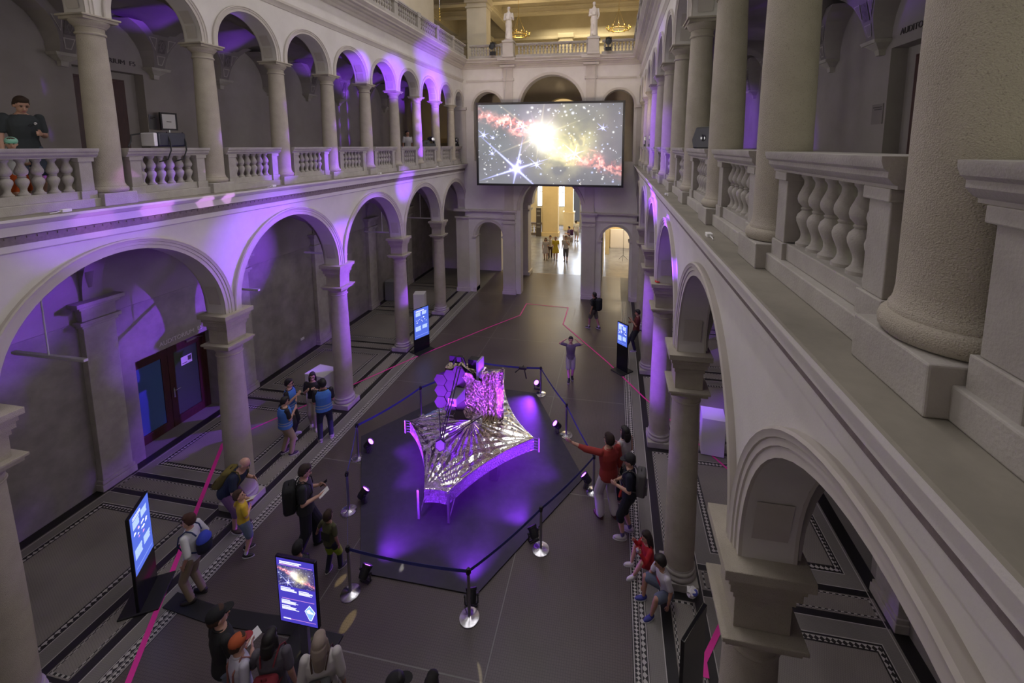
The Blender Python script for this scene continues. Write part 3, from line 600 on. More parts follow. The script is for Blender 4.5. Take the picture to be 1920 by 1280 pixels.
for k in (1, 2):      # the left arcade goes on beyond the photo edge
    o = dup(UC, UCK, (XC - AX, COLS_UP[k], 0), 0); o.name = 'wall_left_arcade_support'; o['kind'] = 'structure'
    for q in ('label', 'category', 'group'): del o[q]
BALP = [(0.062, 0), (0.062, 0.02), (0.050, 0.03), (0.040, 0.045), (0.034, 0.07), (0.036, 0.095), (0.050, 0.13), (0.064, 0.165), (0.067, 0.19), (0.060, 0.215), (0.042, 0.235), (0.036, 0.243), (0.042, 0.248), (0.044, 0.256), (0.036, 0.264), (0.042, 0.272), (0.060, 0.292), (0.067, 0.318), (0.064, 0.343), (0.050, 0.378), (0.036, 0.413), (0.034, 0.438), (0.042, 0.455), (0.052, 0.465), (0.055, 0.49)]
def baluster_mesh(h, n=20, fat=1.0): m = MB(); m.lathe([(r * fat * h / 0.49, z * h / 0.49) for r, z in BALP], n=n); return m
def make_balustrade():
    t = thing('balustrade', '', 'balustrade')      # local x = distance outwards from hall axis minus AX, y from the near column axis
    m = MB(); m.sweep([(-0.13, 7.67), (0.15, 7.67), (0.15, 7.70), (0.17, 7.72), (0.17, 7.74), (0.20, 7.76), (0.20, 7.81), (-0.20, 7.81), (-0.20, 7.79), (-0.19, 7.76), (-0.17, 7.745), (-0.17, 7.72), (-0.15, 7.695), (-0.13, 7.685), (-0.13, 7.67)], 0.205, 1.645)
    m.build('handrail', 'grey_stone', t, smooth=30)
    for y in (0.265, 1.42):
        m = MB(); m.box((-0.115, y, 7.17), (0.115, y + 0.165, 7.67)); m.box((-0.135, y - 0.02, 7.61), (0.135, y + 0.185, 7.67)); m.box((-0.13, y - 0.02, 6.92), (0.13, y + 0.185, 7.17)); m.build('pedestal', 'grey_stone', t, bevel=0.006)
    m = MB(); m.box((-0.16, 0.22, 6.92), (0.16, 1.63, 7.05)); m.box((-0.10, 0.25, 7.05), (0.10, 1.60, 7.17)); m.build('socle', 'grey_stone', t, bevel=0.008)
    o = None
    for i in range(6):
        y = 0.515 + i * 0.166
        if o is None: o = baluster_mesh(0.50).build('baluster', 'grey_stone', t, smooth=40)
        else: o2 = o.copy(); C.objects.link(o2); o2.parent = t; o = o2
        o.location = (0, y, 7.17)
    return t
BL = make_balustrade(); BLK = kidlist(BL); nB = 0
for s, nm in ((-1, 'left'), (1, 'right')):
    for k, yc in enumerate(COLS_UP):
        if (s < 0 and k < 2): continue
        i = 11 - k
        if s < 0: lab = 'stone balustrade bay of the left gallery, ' + ('with the man in the grey shirt behind it' if k == 2 else 'under the black and white projector' if k == 3 else 'at the far end against the wall' if k == 11 else '%s bay from the far wall' % ORD[i])
        else: lab = 'stone balustrade bay of the right gallery, ' + ('cut off by the right photo edge' if k == 0 else 'largest one, between the two nearest big columns' if k == 1 else 'at the far end against the wall' if k == 11 else '%s bay from the far wall' % ORD[i])
        L = (XC + s * AX, yc if s > 0 else yc + 1.85, 0); rz = 0 if s > 0 else 180
        o = put(BL, BLK, nB == 0, L, rz, lab, 'gallery balustrade bays'); nB += 1
        if k == 11: o.scale = (1, 0.62, 1); 
        if k == 11 and s < 0: o.location = (XC - AX, yc + 1.85 * 0.62, 0)

# top storey balustrades (far above the upper arcade)
def make_top_bay(L, n, label):
    t = thing('balustrade', label, 'balustrade', group='top storey balustrade bays')
    m = MB(); m.box((-0.09, 0.13, 12.70), (0.09, L - 0.13, 12.74)); m.box((-0.11, 0.13, 12.74), (0.11, L - 0.13, 12.80)); m.build('handrail', 'grey_stone', t, bevel=0.008)
    m = MB(); m.box((-0.10, -0.11, 12.14), (0.10, 0.11, 12.70)); m.box((-0.125, -0.13, 12.66), (0.125, 0.13, 12.83)); m.build('pedestal', 'grey_stone', t, bevel=0.006)
    m = MB(); m.box((-0.10, 0.11, 12.14), (0.10, L - 0.11, 12.26)); m.build('socle', 'grey_stone', t)
    o = None
    for i in range(n):
        y = 0.17 + (L - 0.34) * (i + 0.5) / n
        if o is None: o = baluster_mesh(0.44, 10, 0.95).build('baluster', 'grey_stone', t, smooth=40)
        else: o2 = o.copy(); C.objects.link(o2); o2.parent = t; o = o2
        o.location = (0, y, 12.26)
    return t
TBY = make_top_bay(1.77, 9, ''); TBK = kidlist(TBY); first = True
for s, nm in ((-1, 'left'), (1, 'right')):
    for k in range(6 if s < 0 else 7):
        y = 21.25 - 1.77 * (k + 1)
        lab = 'small stone balustrade on top of the %s cornice, %s bay from the far corner' % (nm, ORD[k])
        put(TBY, TBK, first, (XC + s * 4.17, y, 0), 0, lab, 'top storey balustrade bays'); first = False
for x0, L, n, lab in ((-7.42, 1.86, 10, 'far balustrade left of the left statue, with a black lamp hung on it'), (-5.02, 3.66, 19, 'long far balustrade between the two statue pedestals'), (-0.85, 1.96, 10, 'far balustrade right of the right statue')):
    t = make_top_bay(L, n, lab); t.location = (x0 + L, YEND - 0.26, 0); t.rotation_euler = (0, 0, math.radians(90))

# statues on their pedestals
def capsule(mb, a, b, ra, rb, n=12):
    a = Vector(a); b = Vector(b); mb.ell(a, (ra,) * 3, n, 8); mb.ell(b, (rb,) * 3, n, 8); mb.tube([a, b], [ra, rb], n)
REMESH = []
def blob(mb, name, mat, parent, voxel=0.01, smooth=3):
    o = mb.build(name, mat, parent, smooth=180, fix=False)
    r = o.modifiers.new('r', 'REMESH'); r.mode = 'VOXEL'; r.voxel_size = voxel; r.use_smooth_shade = True
    if smooth: q = o.modifiers.new('s', 'SMOOTH'); q.iterations = smooth; q.factor = 0.5
    REMESH.append(o); return o
def statue(x, lab, flip, z0):
    t = thing('statue', lab, 'statue', (x, YEND - 0.25, z0), 180, 'marble statues'); f = flip
    m = MB(); m.box((-0.21, -0.16, 0), (0.21, 0.16, 0.07)); m.build('base', 'statue_marble', t, bevel=0.01)
    m = MB()
    m.lathe([(0.19, 0.06), (0.20, 0.1), (0.17, 0.35), (0.165, 0.6), (0.185, 0.82), (0.15, 0.98), (0.185, 1.15), (0.18, 1.28), (0.09, 1.37), (0.055, 1.42)], n=16)
    for i in range(9):
        a = i * 0.7; m.tube([(0.17 * math.cos(a), 0.15 * math.sin(a), 0.08), (0.15 * math.cos(a + .2), 0.13 * math.sin(a + .2), 0.5), (0.13 * math.cos(a + .5), 0.13 * math.sin(a + .5), 0.9)], [0.035, 0.03, 0.02], 6)
    capsule(m, (0, 0.01, 1.4), (0, 0.015, 1.5), 0.05, 0.05); m.ell((0, 0.02, 1.54), (0.075, 0.085, 0.10)); m.ell((0, -0.03, 1.58), (0.08, 0.08, 0.07)); m.ell((0, 0.105, 1.53), (0.015, 0.02, 0.025))
    capsule(m, (0.19, 0, 1.29), (0.235, 0.03, 1.02), 0.06, 0.045); capsule(m, (0.235, 0.03, 1.02), (0.05 * f, 0.19, 1.02), 0.045, 0.035)
    capsule(m, (-0.19, 0, 1.29), (-0.24, 0.02, 1.02), 0.06, 0.045); capsule(m, (-0.24, 0.02, 1.02), (-0.19, 0.16, 0.98 + 0.15 * f), 0.045, 0.035)
    m.box((-0.08, 0.15, 1.0), (0.10, 0.2, 1.14)); m.ell((0.06, 0.12, 0.45), (0.07, 0.09, 0.2)); m.ell((0.07, 0.16, 0.12), (0.05, 0.1, 0.05)); m.ell((-0.07, 0.12, 0.1), (0.05, 0.09, 0.04))
    m.T = lambda x_, y_, z_: (x_, y_ * 0.85, z_); vs = m.v; m.v = [(x_ * 0.95, y_ * 0.9, z_) for x_, y_, z_ in vs]
    blob(m, 'draped_figure', 'statue_marble', t, 0.014, 2)
for x, lab, f in ((-5.27, 'pale marble statue in draped robe on the left pedestal of the far top balustrade', 1), (-1.12, 'pale marble statue with bare chest on the right pedestal of the far top balustrade', -1)):
    p = MB(); p.box((x - 0.26, YEND - 0.50, 12.14), (x + 0.26, YEND - 0.02, 12.84)); p.box((x - 0.30, YEND - 0.54, 12.84), (x + 0.30, YEND + 0.02, 12.92)); p.box((x - 0.29, YEND - 0.53, 12.14), (x + 0.29, YEND, 12.26))
    struct(p.build('trim_9_statue_pedestal', 'trim_stone', bevel=0.008)); statue(x, lab, f, 12.92)
# ================================================================== projection screen
def hexrgb(h): return tuple(((int(h[i:i + 2], 16) / 255) ** 2.2) for i in (0, 2, 4))
def nebula(nx, ny, seed=3, base=(0.255, 0.255, 0.285), gain=1.0, gain_b=1.0):
    rng = np.random.default_rng(seed)
    U, V = np.meshgrid(np.linspace(0, 1, nx), np.linspace(0, 1, ny)); A = 16 / 9
    def vnoise(f, sd, ax=1.0):
        r = np.random.default_rng(sd); g = r.random((64, 64)); X = U * f * A * ax; Y = V * f
        x0 = np.floor(X).astype(int); y0 = np.floor(Y).astype(int); fx = X - x0; fy = Y - y0; fx = fx * fx * (3 - 2 * fx); fy = fy * fy * (3 - 2 * fy)
        q = lambda i, j: g[(y0 + j) % 64, (x0 + i) % 64]
        return (q(0, 0) * (1 - fx) + q(1, 0) * fx) * (1 - fy) + (q(0, 1) * (1 - fx) + q(1, 1) * fx) * fy
    fbm = lambda f, sd: sum(vnoise(f * 2 ** i, sd + i) / 2 ** (i + 1) for i in range(5)) / 0.97
    img = np.ones((ny, nx, 3)) * np.array(base) * (0.72 + 0.55 * fbm(3, 5))[..., None]
    n1 = fbm(5, 11); n2 = fbm(7, 31); n3 = fbm(11, 51); g = lambda u, v, r: np.exp(-(np.hypot((U - u) * A, V - v) / r) ** 2)
    img += (g(0.42, 0.80, 0.30) * n1)[..., None] * np.array([0.16, 0.10, 0.26]) * gain_b + (g(0.15, 0.75, 0.35) * n2)[..., None] * np.array([0.02, 0.07, 0.06]) + (g(0.85, 0.5, 0.4) * n1)[..., None] * np.array([0.08, 0.03, 0.10])
    # olive and golden haze right of the core
    img += (g(0.66, 0.62, 0.34) * (0.25 + 1.3 * n1 * n2 * 2))[..., None] * np.array([0.30, 0.29, 0.05])
    img += (g(0.58, 0.36, 0.26) * np.clip(n1 * 2.2 - 0.7, 0, 1))[..., None] * np.array([0.62, 0.55, 0.22])
    rid = np.clip(1 - np.abs(n3 - 0.5) * 7, 0, 1); rid2 = np.clip(1 - np.abs(n2 - 0.5) * 9, 0, 1)
    # red filaments: upper left band and lower right band
    for (u0, v0, u1, v1, w_) in ((0.0, 0.86, 0.40, 0.70, 0.055), (0.22, 0.80, 0.30, 0.60, 0.06), (0.62, 0.38, 1.0, 0.16, 0.06), (0.80, 0.42, 0.86, 0.30, 0.05), (0.16, 0.76, 0.42, 0.77, 0.035)):
        dx = (u1 - u0) * A; dy = v1 - v0; t = np.clip(((U - u0) * A * dx + (V - v0) * dy) / (dx * dx + dy * dy), 0, 1); dd = np.hypot((U - u0) * A - t * dx, V - v0 - t * dy + 0.11 * (n1 - 0.5))
        b = np.exp(-(dd / w_) ** 2); img += (b * (0.10 + 1.0 * rid + 0.6 * rid2))[..., None] * np.array([1.05, 0.13, 0.09]) + (b * rid * rid)[..., None] * np.array([0.2, 0.42, 0.35])
    # golden arcs sweeping round the core
    for (r_, w_, s_) in ((0.20, 0.018, 0.8), (0.27, 0.03, 0.5), (0.15, 0.02, 0.8)):
        d = np.hypot((U - 0.56) * A * 0.85, V - 0.50); ang = np.arctan2(V - 0.50, (U - 0.56) * A); img += (np.exp(-((d - r_ - 0.09 * (n1 - 0.5)) / w_) ** 2) * np.clip(np.cos(ang + 0.5) + 0.25, 0, 1) * s_ * (0.4 + rid2))[..., None] * np.array([0.70, 0.56, 0.20])
    d = np.hypot((U - 0.455) * A, (V - 0.60)) + 0.13 * (n2 - 0.5); img += (np.exp(-(d / 0.135) ** 2) * 2.3)[..., None] * np.array([1.0, 0.95, 0.78]) + (np.exp(-(d / 0.26) ** 2) * 0.32)[..., None] * np.array([1.0, 0.85, 0.6])
    img += (g(0.545, 0.40, 0.10) * (0.4 + n3))[..., None] * np.array([0.85, 0.78, 0.36])
    def star(u, v, r, c, sp=0, amp=1.0, off=18, lens=(0.85, 0.8, 1.25, 0.95, 0.5, 0.85)):
        dx = (U - u) * A; dy = V - v; d2 = dx * dx + dy * dy; s = np.exp(-d2 / r ** 2) * 2 * amp
        if sp:
            for k in range(6):
                a = math.radians(60 * k + off); t = dx * math.cos(a) + dy * math.sin(a); q = -dx * math.sin(a) + dy * math.cos(a); ln = sp * lens[k]
                s = s + np.where(t > 0, np.exp(-(q / (0.0035 + 0.010 * np.clip(1 - t / ln, 0, 1) * min(1, sp * 2))) ** 2) * np.clip(1 - t / ln, 0, 1) * 1.7 * amp, 0)
        return s[..., None] * np.array(c)
    bl = (0.62, 0.66, 1.6)
    img += star(0.275, 0.19, 0.042, bl, 0.56, 1.1); img += (g(0.275, 0.19, 0.10))[..., None] * np.array([0.12, 0.08, 0.45])
    for u, v, r_, sp in ((0.42, 0.245, 0.016, 0.12), (0.685, 0.385, 0.014, 0.16), (0.04, 0.62, 0.016, 0.10), (0.10, 0.385, 0.013, 0.06), (0.87, 0.70, 0.012, 0.08), (0.30, 0.285, 0.014, 0.06), (0.105, 0.585, 0.011, 0.05), (0.32, 0.72, 0.012, 0.1)): img += star(u, v, r_, bl, sp, 0.9)
    img += star(0.44, 0.60, 0.02, (1.0, 0.85, 0.5), 0.75, 0.30, 22); img += star(0.43, 0.62, 0.02, (0.8, 0.5, 0.9), 0.5, 0.2, 48)
    for i in range(330):
        u, v = rng.random(2); r = 0.0035 + 0.0075 * rng.random() ** 3
        if v > 0.72 and 0.3 < u < 0.75: r *= 1.3
        c = [(0.9, 0.95, 1.2), (1.1, 1.0, 0.9), (0.6, 0.7, 1.3), (1, 1, 1)][rng.integers(4)]
        i0, i1 = max(int((u - 0.03) * nx), 0), min(int((u + 0.03) * nx) + 1, nx); j0, j1 = max(int((v - 0.04) * ny), 0), min(int((v + 0.04) * ny) + 1, ny)
        dx = (U[j0:j1, i0:i1] - u) * A; dy = V[j0:j1, i0:i1] - v
        img[j0:j1, i0:i1] += (np.exp(-(dx * dx + dy * dy) / r ** 2) * 1.3)[..., None] * np.array(c)
    return np.clip(img * gain, 0, 1.25)
def picture(name, M4, w, h, img, mat, parent):
    ny, nx, _ = img.shape; u, v = np.meshgrid(np.linspace(0, w, nx), np.linspace(0, h, ny))
    co = np.stack([u, np.zeros_like(u), v], -1).reshape(-1, 3)
    idx = np.arange(nx * ny).reshape(ny, nx); F = np.stack([idx[:-1, :-1], idx[:-1, 1:], idx[1:, 1:], idx[1:, :-1]], -1).reshape(-1, 4)
    me = bpy.data.meshes.new(name); me.vertices.add(nx * ny); me.vertices.foreach_set('co', co.ravel()); me.loops.add(F.size); me.loops.foreach_set('vertex_index', F.ravel().astype(np.int32))
    me.polygons.add(len(F)); me.polygons.foreach_set('loop_start', np.arange(0, F.size, 4, dtype=np.int32)); me.update(calc_edges=True)
    at = me.color_attributes.new('picture', 'FLOAT_COLOR', 'POINT'); c = np.ones((nx * ny, 4), np.float32); c[:, :3] = img.reshape(-1, 3); at.data.foreach_set('color', c.ravel())
    me.materials.append(mat); o = bpy.data.objects.new(name, me); C.objects.link(o); o.parent = parent; o.matrix_local = M4; return o
def picture_mat(name, strength):
    m = principled(name, (0.02, 0.02, 0.02), 0.6); N, L, p = nodes(m); a = N.new('ShaderNodeAttribute'); a.attribute_name = 'picture'
    L.new(a.outputs['Color'], p.inputs['Emission Color']); p.inputs['Emission Strength'].default_value = strength; return m
scr = thing('projection_screen', 'huge black framed projection screen showing a glowing star cloud, hung before the far wall', 'screen', (-6.70, 20.35, 5.90))
SW, SH = 7.10, 3.99
m = MB()
for a, b in (((0, 0, 0), (0.10, 0.10, SH)), ((SW - 0.10, 0, 0), (SW, 0.10, SH)), ((0.1, 0, 0), (SW - 0.1, 0.10, 0.10)), ((0.1, 0, SH - 0.10), (SW - 0.1, 0.10, SH))): m.box(a, b)
m.build('frame', 'black', scr)
m = MB(); m.box((0.05, 0.06, 0.05), (SW - 0.05, 0.09, SH - 0.05)); m.build('backing_cloth', 'black', scr)
m = MB()
for x in (1.4, SW - 1.4): m.tube([(x, 0.05, SH), (x, 0.88, 6.235)], 0.006, 6)
m.build('hanging_cable', 'steel', scr)
picture('picture_surface', Matrix.Translation((0.10, 0.05, 0.10)), SW - 0.2, SH - 0.2, nebula(480, 270), picture_mat('screen_picture', 0.72), scr)

# ================================================================== stage mat, rope posts, uplights
HEXM = [(-4.466, 6.375), (-2.236, 6.377), (-0.578, 9.409), (-2.322, 12.671), (-4.6, 12.75), (-5.98, 10.72), (-6.62, 9.80)]
m = MB(); m.prism(HEXM, 0.003, 0.028); tag(m.build('stage_mat', 'stage_mat_black', bevel=0.004), 'black hexagonal mat on the floor under the space telescope model', 'mat')
POSTS = [(-4.438, 6.021, 'front left, before the black uplight'), (-2.238, 6.017, 'frontmost, with the broad disc base'), (-1.269, 7.443, 'at the right front edge of the mat'), (-0.322, 9.053, 'hidden behind the man in red'), (-1.148, 10.867, 'right of the mat, above the pointing hand'), (-2.166, 12.669, 'at the far right corner'), (-4.368, 12.687, 'right behind the telescope model'), (-5.416, 10.95, 'far left, behind the silver foil'), (-6.238, 9.075, 'left, beside the upper left uplight'), (-5.507, 7.578, 'left, nearest the kid in olive')]
def make_post():
    t = thing('rope_post', '', 'rope post')
    m = MB(); m.lathe([(0.165, 0), (0.17, 0.008), (0.165, 0.018), (0.06, 0.032), (0.035, 0.045)], n=32); m.build('base', 'chrome', t, smooth=35)
    m = MB(); m.lathe([(0.026, 0.04), (0.026, 0.84)], n=20); m.build('pole', 'steel', t, smooth=35)
    m = MB(); m.lathe([(0.030, 0.83), (0.032, 0.84), (0.032, 0.915), (0.026, 0.93)], n=20); m.box((-0.038, -0.02, 0.845), (0.038, 0.02, 0.905)); m.build('belt_head', 'black', t, smooth=35); return t
RP = make_post(); RPK = kidlist(RP)
for i, (x, y, lab) in enumerate(POSTS): put(RP, RPK, i == 0, (x, y, 0.0), 30 * i, 'chrome rope post with dark blue belt, ' + lab, 'rope posts round the telescope model')
BELTL = ['between the two front posts', 'on the right front edge, crossing over the mat', 'on the right, ending behind the man in red', 'right, under the pointing arm', 'at the far right', 'along the far end', 'far left, behind the silver foil', 'left, behind the upper left uplight', 'short one on the left', 'on the left front, beside the kid in olive']
for i in range(len(POSTS)):
    a, b = POSTS[i], POSTS[(i + 1) % len(POSTS)]; m = MB(); n = 10
    d = Vector((b[0] - a[0], b[1] - a[1], 0)); d.normalize()
    pts = []
    for k in range(n + 1):
        t_ = k / n; e = 0.035; x = a[0] + d.x * e + (b[0] - a[0] - 2 * d.x * e) * t_; y = a[1] + d.y * e + (b[1] - a[1] - 2 * d.y * e) * t_; pts.append((x, y, 0.875 - 0.05 * 4 * t_ * (1 - t_)))
    q = Vector((-d.y, d.x, 0)) * 0.002
    for A, B in zip(pts[:-1], pts[1:]):
        m.add([(A[0] - q.x, A[1] - q.y, A[2] - 0.03), (B[0] - q.x, B[1] - q.y, B[2] - 0.03), (B[0] - q.x, B[1] - q.y, B[2] + 0.03), (A[0] - q.x, A[1] - q.y, A[2] + 0.03), (A[0] + q.x, A[1] + q.y, A[2] - 0.03), (B[0] + q.x, B[1] + q.y, B[2] - 0.03), (B[0] + q.x, B[1] + q.y, B[2] + 0.03), (A[0] + q.x, A[1] + q.y, A[2] + 0.03)], [(0, 1, 2, 3), (7, 6, 5, 4), (3, 2, 6, 7), (0, 4, 5, 1), (0, 3, 7, 4), (1, 5, 6, 2)])
    tag(m.build('rope_belt', 'belt_navy'), 'dark blue barrier belt ' + BELTL[i], 'barrier belt', 'barrier belts round the telescope model')
def make_uplight():
    t = thing('uplight', '', 'stage light')
    m = MB(); m.T = lambda x, y, z: (x, y * math.cos(0.75) - z * math.sin(0.75), y * math.sin(0.75) + z * math.cos(0.75) + 0.19)
    # can pointing along -y tilted up: local axis z -> rotated
    m.lathe([(0.05, -0.12), (0.075, -0.11), (0.085, -0.06), (0.085, 0.06), (0.095, 0.065), (0.095, 0.10), (0.080, 0.10), (0.078, 0.075)], n=24, cap=False); m.add([(0.05 * math.cos(a * .6283), 0.05 * math.sin(a * .6283), -0.12) for a in range(10)], [tuple(range(10))]); m.build('lamp_can', 'black', t, smooth=35)
    m2 = MB(); m2.T = m.T; m2.lathe([(0.078, 0.078), (0.04, 0.084), (0.005, 0.086)], n=24); m2.build('lens', 'uplight_lens', t, smooth=60)
    m3 = MB(); m3.tube([(-0.11, 0, 0.19), (-0.11, 0.0, 0.03), (-0.09, 0.0, 0.014), (0.09, 0.0, 0.014), (0.11, 0, 0.03), (0.11, 0, 0.19)], 0.011, 8); m3.box((-0.10, -0.05, 0), (0.10, 0.05, 0.012)); m3.build('yoke', 'black', t, smooth=35)
    m4 = MB()
    for x in (-0.112, 0.112): m4.tube([(x - 0.014, 0, 0.19), (x + 0.014, 0, 0.19)], 0.024, 10)
    m4.build('tilt_knob', 'black', t); return t
UL = make_uplight(); ULK = kidlist(UL)
UPS = [(-6.10, 9.33, 'glowing at the upper left of the mat'), (-5.33, 7.86, 'glowing on the left edge of the mat'), (-4.30, 6.28, 'dark can at the front left corner, seen from behind'), (-2.27, 6.22, 'dark can at the front, behind the frontmost rope post'), (-1.45, 7.62, 'dark can at the right front edge'), (-0.50, 9.18, 'glowing beside the man in red'), (-1.42, 10.95, 'glowing at the right of the mat'), (-2.33, 12.95, 'dark can at the far right corner'), (-4.3, 13.0, 'behind the telescope model')]
CT = Vector((-3.45, 9.8, 0))
for i, (x, y, lab) in enumerate(UPS):
    d = CT - Vector((x, y, 0)); rz = math.degrees(math.atan2(d.y, d.x)) + 90      # lens looks to local -y
    put(UL, ULK, i == 0, (x, y, 0.028 if i in (5, 6, 1, 0) else 0.0), rz, 'black stage uplight with purple lens, ' + lab, 'uplights round the telescope model')
    d.normalize(); spot('uplight_beam', (x + d.x * 0.16, y + d.y * 0.16, 0.30), (x + d.x * 2.2, y + d.y * 2.2, 0.85 if i in (5, 6, 0, 1) else 0.12 if i in (2, 3, 4) else 0.5), 380 if i in (2, 3, 4) else 620, PUR, 88, 0.9, 0.07)

# ================================================================== the space telescope model
def metal_foil(name, col, rough, scale, strength, dist=0.02, stretch=(1, 1, 1)):
    m = principled(name, col, rough, 1.0); N, L, p = nodes(m); tc = N.new('ShaderNodeTexCoord'); mp = N.new('ShaderNodeMapping'); mp.inputs['Scale'].default_value = stretch
    L.new(tc.outputs['Object'], mp.inputs[0]); v = N.new('ShaderNodeTexVoronoi'); v.inputs['Scale'].default_value = scale; v.feature = 'SMOOTH_F1'; L.new(mp.outputs[0], v.inputs['Vector'])
    n = N.new('ShaderNodeTexNoise'); n.inputs['Scale'].default_value = scale * 1.7; n.inputs['Detail'].default_value = 3; L.new(mp.outputs[0], n.inputs['Vector'])
    ad = N.new('ShaderNodeMath'); ad.operation = 'ADD'; L.new(v.outputs['Distance'], ad.inputs[0]); L.new(n.outputs['Fac'], ad.inputs[1])
    b = N.new('ShaderNodeBump'); b.inputs['Strength'].default_value = strength; b.inputs['Distance'].default_value = dist; L.new(ad.outputs[0], b.inputs['Height']); L.new(b.outputs[0], p.inputs['Normal']); return m
metal_foil('silver_foil', (0.90, 0.89, 0.87), 0.07, 9, 0.28, 0.02); metal_foil('crumpled_foil', (0.62, 0.54, 0.37), 0.15, 13, 1.0, 0.05); metal_foil('side_foil', (0.30, 0.29, 0.31), 0.28, 24, 1.0, 0.05)
principled('gold_mirror', (0.075, 0.062, 0.055), 0.5, 0.0, spec=0.25); principled('truss_black', (0.015, 0.014, 0.016), 0.4); principled('violet_panel', (0.35, 0.30, 0.42), 0.4)
jw = thing('space_telescope_model', 'large space telescope model with silver foil sunshield and hexagon mirror on the black mat', 'telescope model', (-3.5, 9.9, 0.028))
def W2J(x, y, z): return (x + 3.5, y - 9.9, z - 0.028)
CN = [(-3.80, 7.68), (-3.28, 7.70), (-1.80, 9.66), (-3.36, 12.74), (-3.98, 12.68), (-5.16, 9.72)]
def tri(x): return 2 / math.pi * math.asin(math.sin(x))
def shield_edge(k):
    pts = []
    sag = {0: 0.03, 1: 0.17, 2: 0.38, 3: 0.02, 4: 0.38, 5: 0.17}
    hub = Vector((-3.5, 9.9))
    for i in range(6):
        a = Vector(CN[i]); b = Vector(CN[(i + 1) % 6]); n = 80 if i in (1, 2, 4, 5) else 24
        mid = (a + b) / 2; inn = hub - mid; inn.normalize()
        for t in range(n):
            s = t / n; pts.append(a.lerp(b, s) + inn * (sag[i] * 4 * s * (1 - s) * (0.9 + 0.05 * k)))
    return pts
def shield_layer(k, name, mat):
    edge = shield_edge(k); m = MB(); hub = Vector((-3.5, 9.9)); NR = 64 if k == 0 else 10; vs = []; fs = []; ne = len(edge)
    z_tip = 0.70 - 0.075 * k
    for j in range(NR + 1):
        r = j / NR
        for i, e in enumerate(edge):
            p = hub + (e - hub) * r
            z = z_tip + (0.10 - 0.045 * k) * (1 - r) ** 1.0
            if k == 0 and r > 0:
                dist = (e - hub).length * r
                for ci, cpt in enumerate(CN):        # tension creases running out of every corner
                    v = p - Vector(cpt); dd = v.length
                    if dd < 2.2:
                        ang = math.atan2(v.y, v.x); z += 0.017 * tri(ang * 26 + ci * 2 + 1.3 * math.sin(ang * 7)) * min(dd * 2.2, 1) * (1 - dd / 2.2) * min(1, (1 - r) * 9 + 0.12)
                ang = math.atan2(p.y - hub.y, p.x - hub.x); z += 0.022 * tri(ang * 30 + 1.5 * math.sin(ang * 5)) * r * (1 - r) * 2
            vs.append(W2J(p.x, p.y, z))
    for j in range(NR):
        for i in range(ne): l = (i + 1) % ne; fs.append((j * ne + i, (j + 1) * ne + i, (j + 1) * ne + l, j * ne + l))
    m.add(vs, fs)
    o = m.build(name, mat, jw, smooth=180, fix=False)
    sd = o.modifiers.new('thick', 'SOLIDIFY'); sd.thickness = 0.006; return o
for k in range(5): shield_layer(k, 'sunshield_layer', 'silver_foil' if k == 0 else 'side_foil')['label'] = 'top silver foil layer' if k == 0 else 'lower foil layer'
# foil skirt along the rim between the layers
edge = shield_edge(0); m = MB(); ne = len(edge)
for i in range(ne):
    a, b = edge[i], edge[(i + 1) % ne]; hub = Vector((-3.5, 9.9)); a2 = a + (hub - a) * 0.012; b2 = b + (hub - b) * 0.012
    m.add([W2J(a2.x, a2.y, 0.41), W2J(b2.x, b2.y, 0.41), W2J(b2.x, b2.y, 0.69), W2J(a2.x, a2.y, 0.69)], [(0, 1, 2, 3)])
m.build('foil_skirt', 'side_foil', jw, smooth=60)
for ci in (0, 1, 2, 5):       # spreader struts at the corners
    c = Vector(CN[ci]); o_ = c - Vector((-3.5, 9.9)); o_.normalize(); m = MB()
    if ci in (0, 1):
        e = c + o_ * 0.02 + Vector((-0.10 if ci == 0 else 0.03, 0)); m.T = None
        m.box(W2J(e.x - 0.025, e.y - 0.05, 0.05), W2J(e.x + 0.025, e.y - 0.01, 0.72)); m.tube([W2J(e.x, e.y - 0.02, 0.10), W2J(e.x + 0.06, e.y + 0.16, 0.44)], 0.012)
        m.build('spreader_strut', 'steel', jw)
    else:
        e = c + o_ * 0.10
        m.tube([W2J(e.x, e.y, 0.36), W2J(e.x, e.y, 0.72)], 0.022)
        for k in range(5): zz = 0.70 - 0.075 * k; m.tube([W2J(c.x - o_.x * 0.05, c.y - o_.y * 0.05, zz), W2J(e.x, e.y, zz)], 0.008, 6)
        m.build('spreader_bar', 'grey_paint', jw, smooth=40)
m = MB(); m.box(W2J(-3.62, 9.8, 0.03), W2J(-3.38, 10.05, 0.40)); m.box(W2J(-3.9, 9.5, 0.028), W2J(-3.1, 10.3, 0.06)); m.box(W2J(-2.75, 8.9, 0.06), W2J(-2.55, 9.15, 0.4)); m.build('stand', 'black', jw)
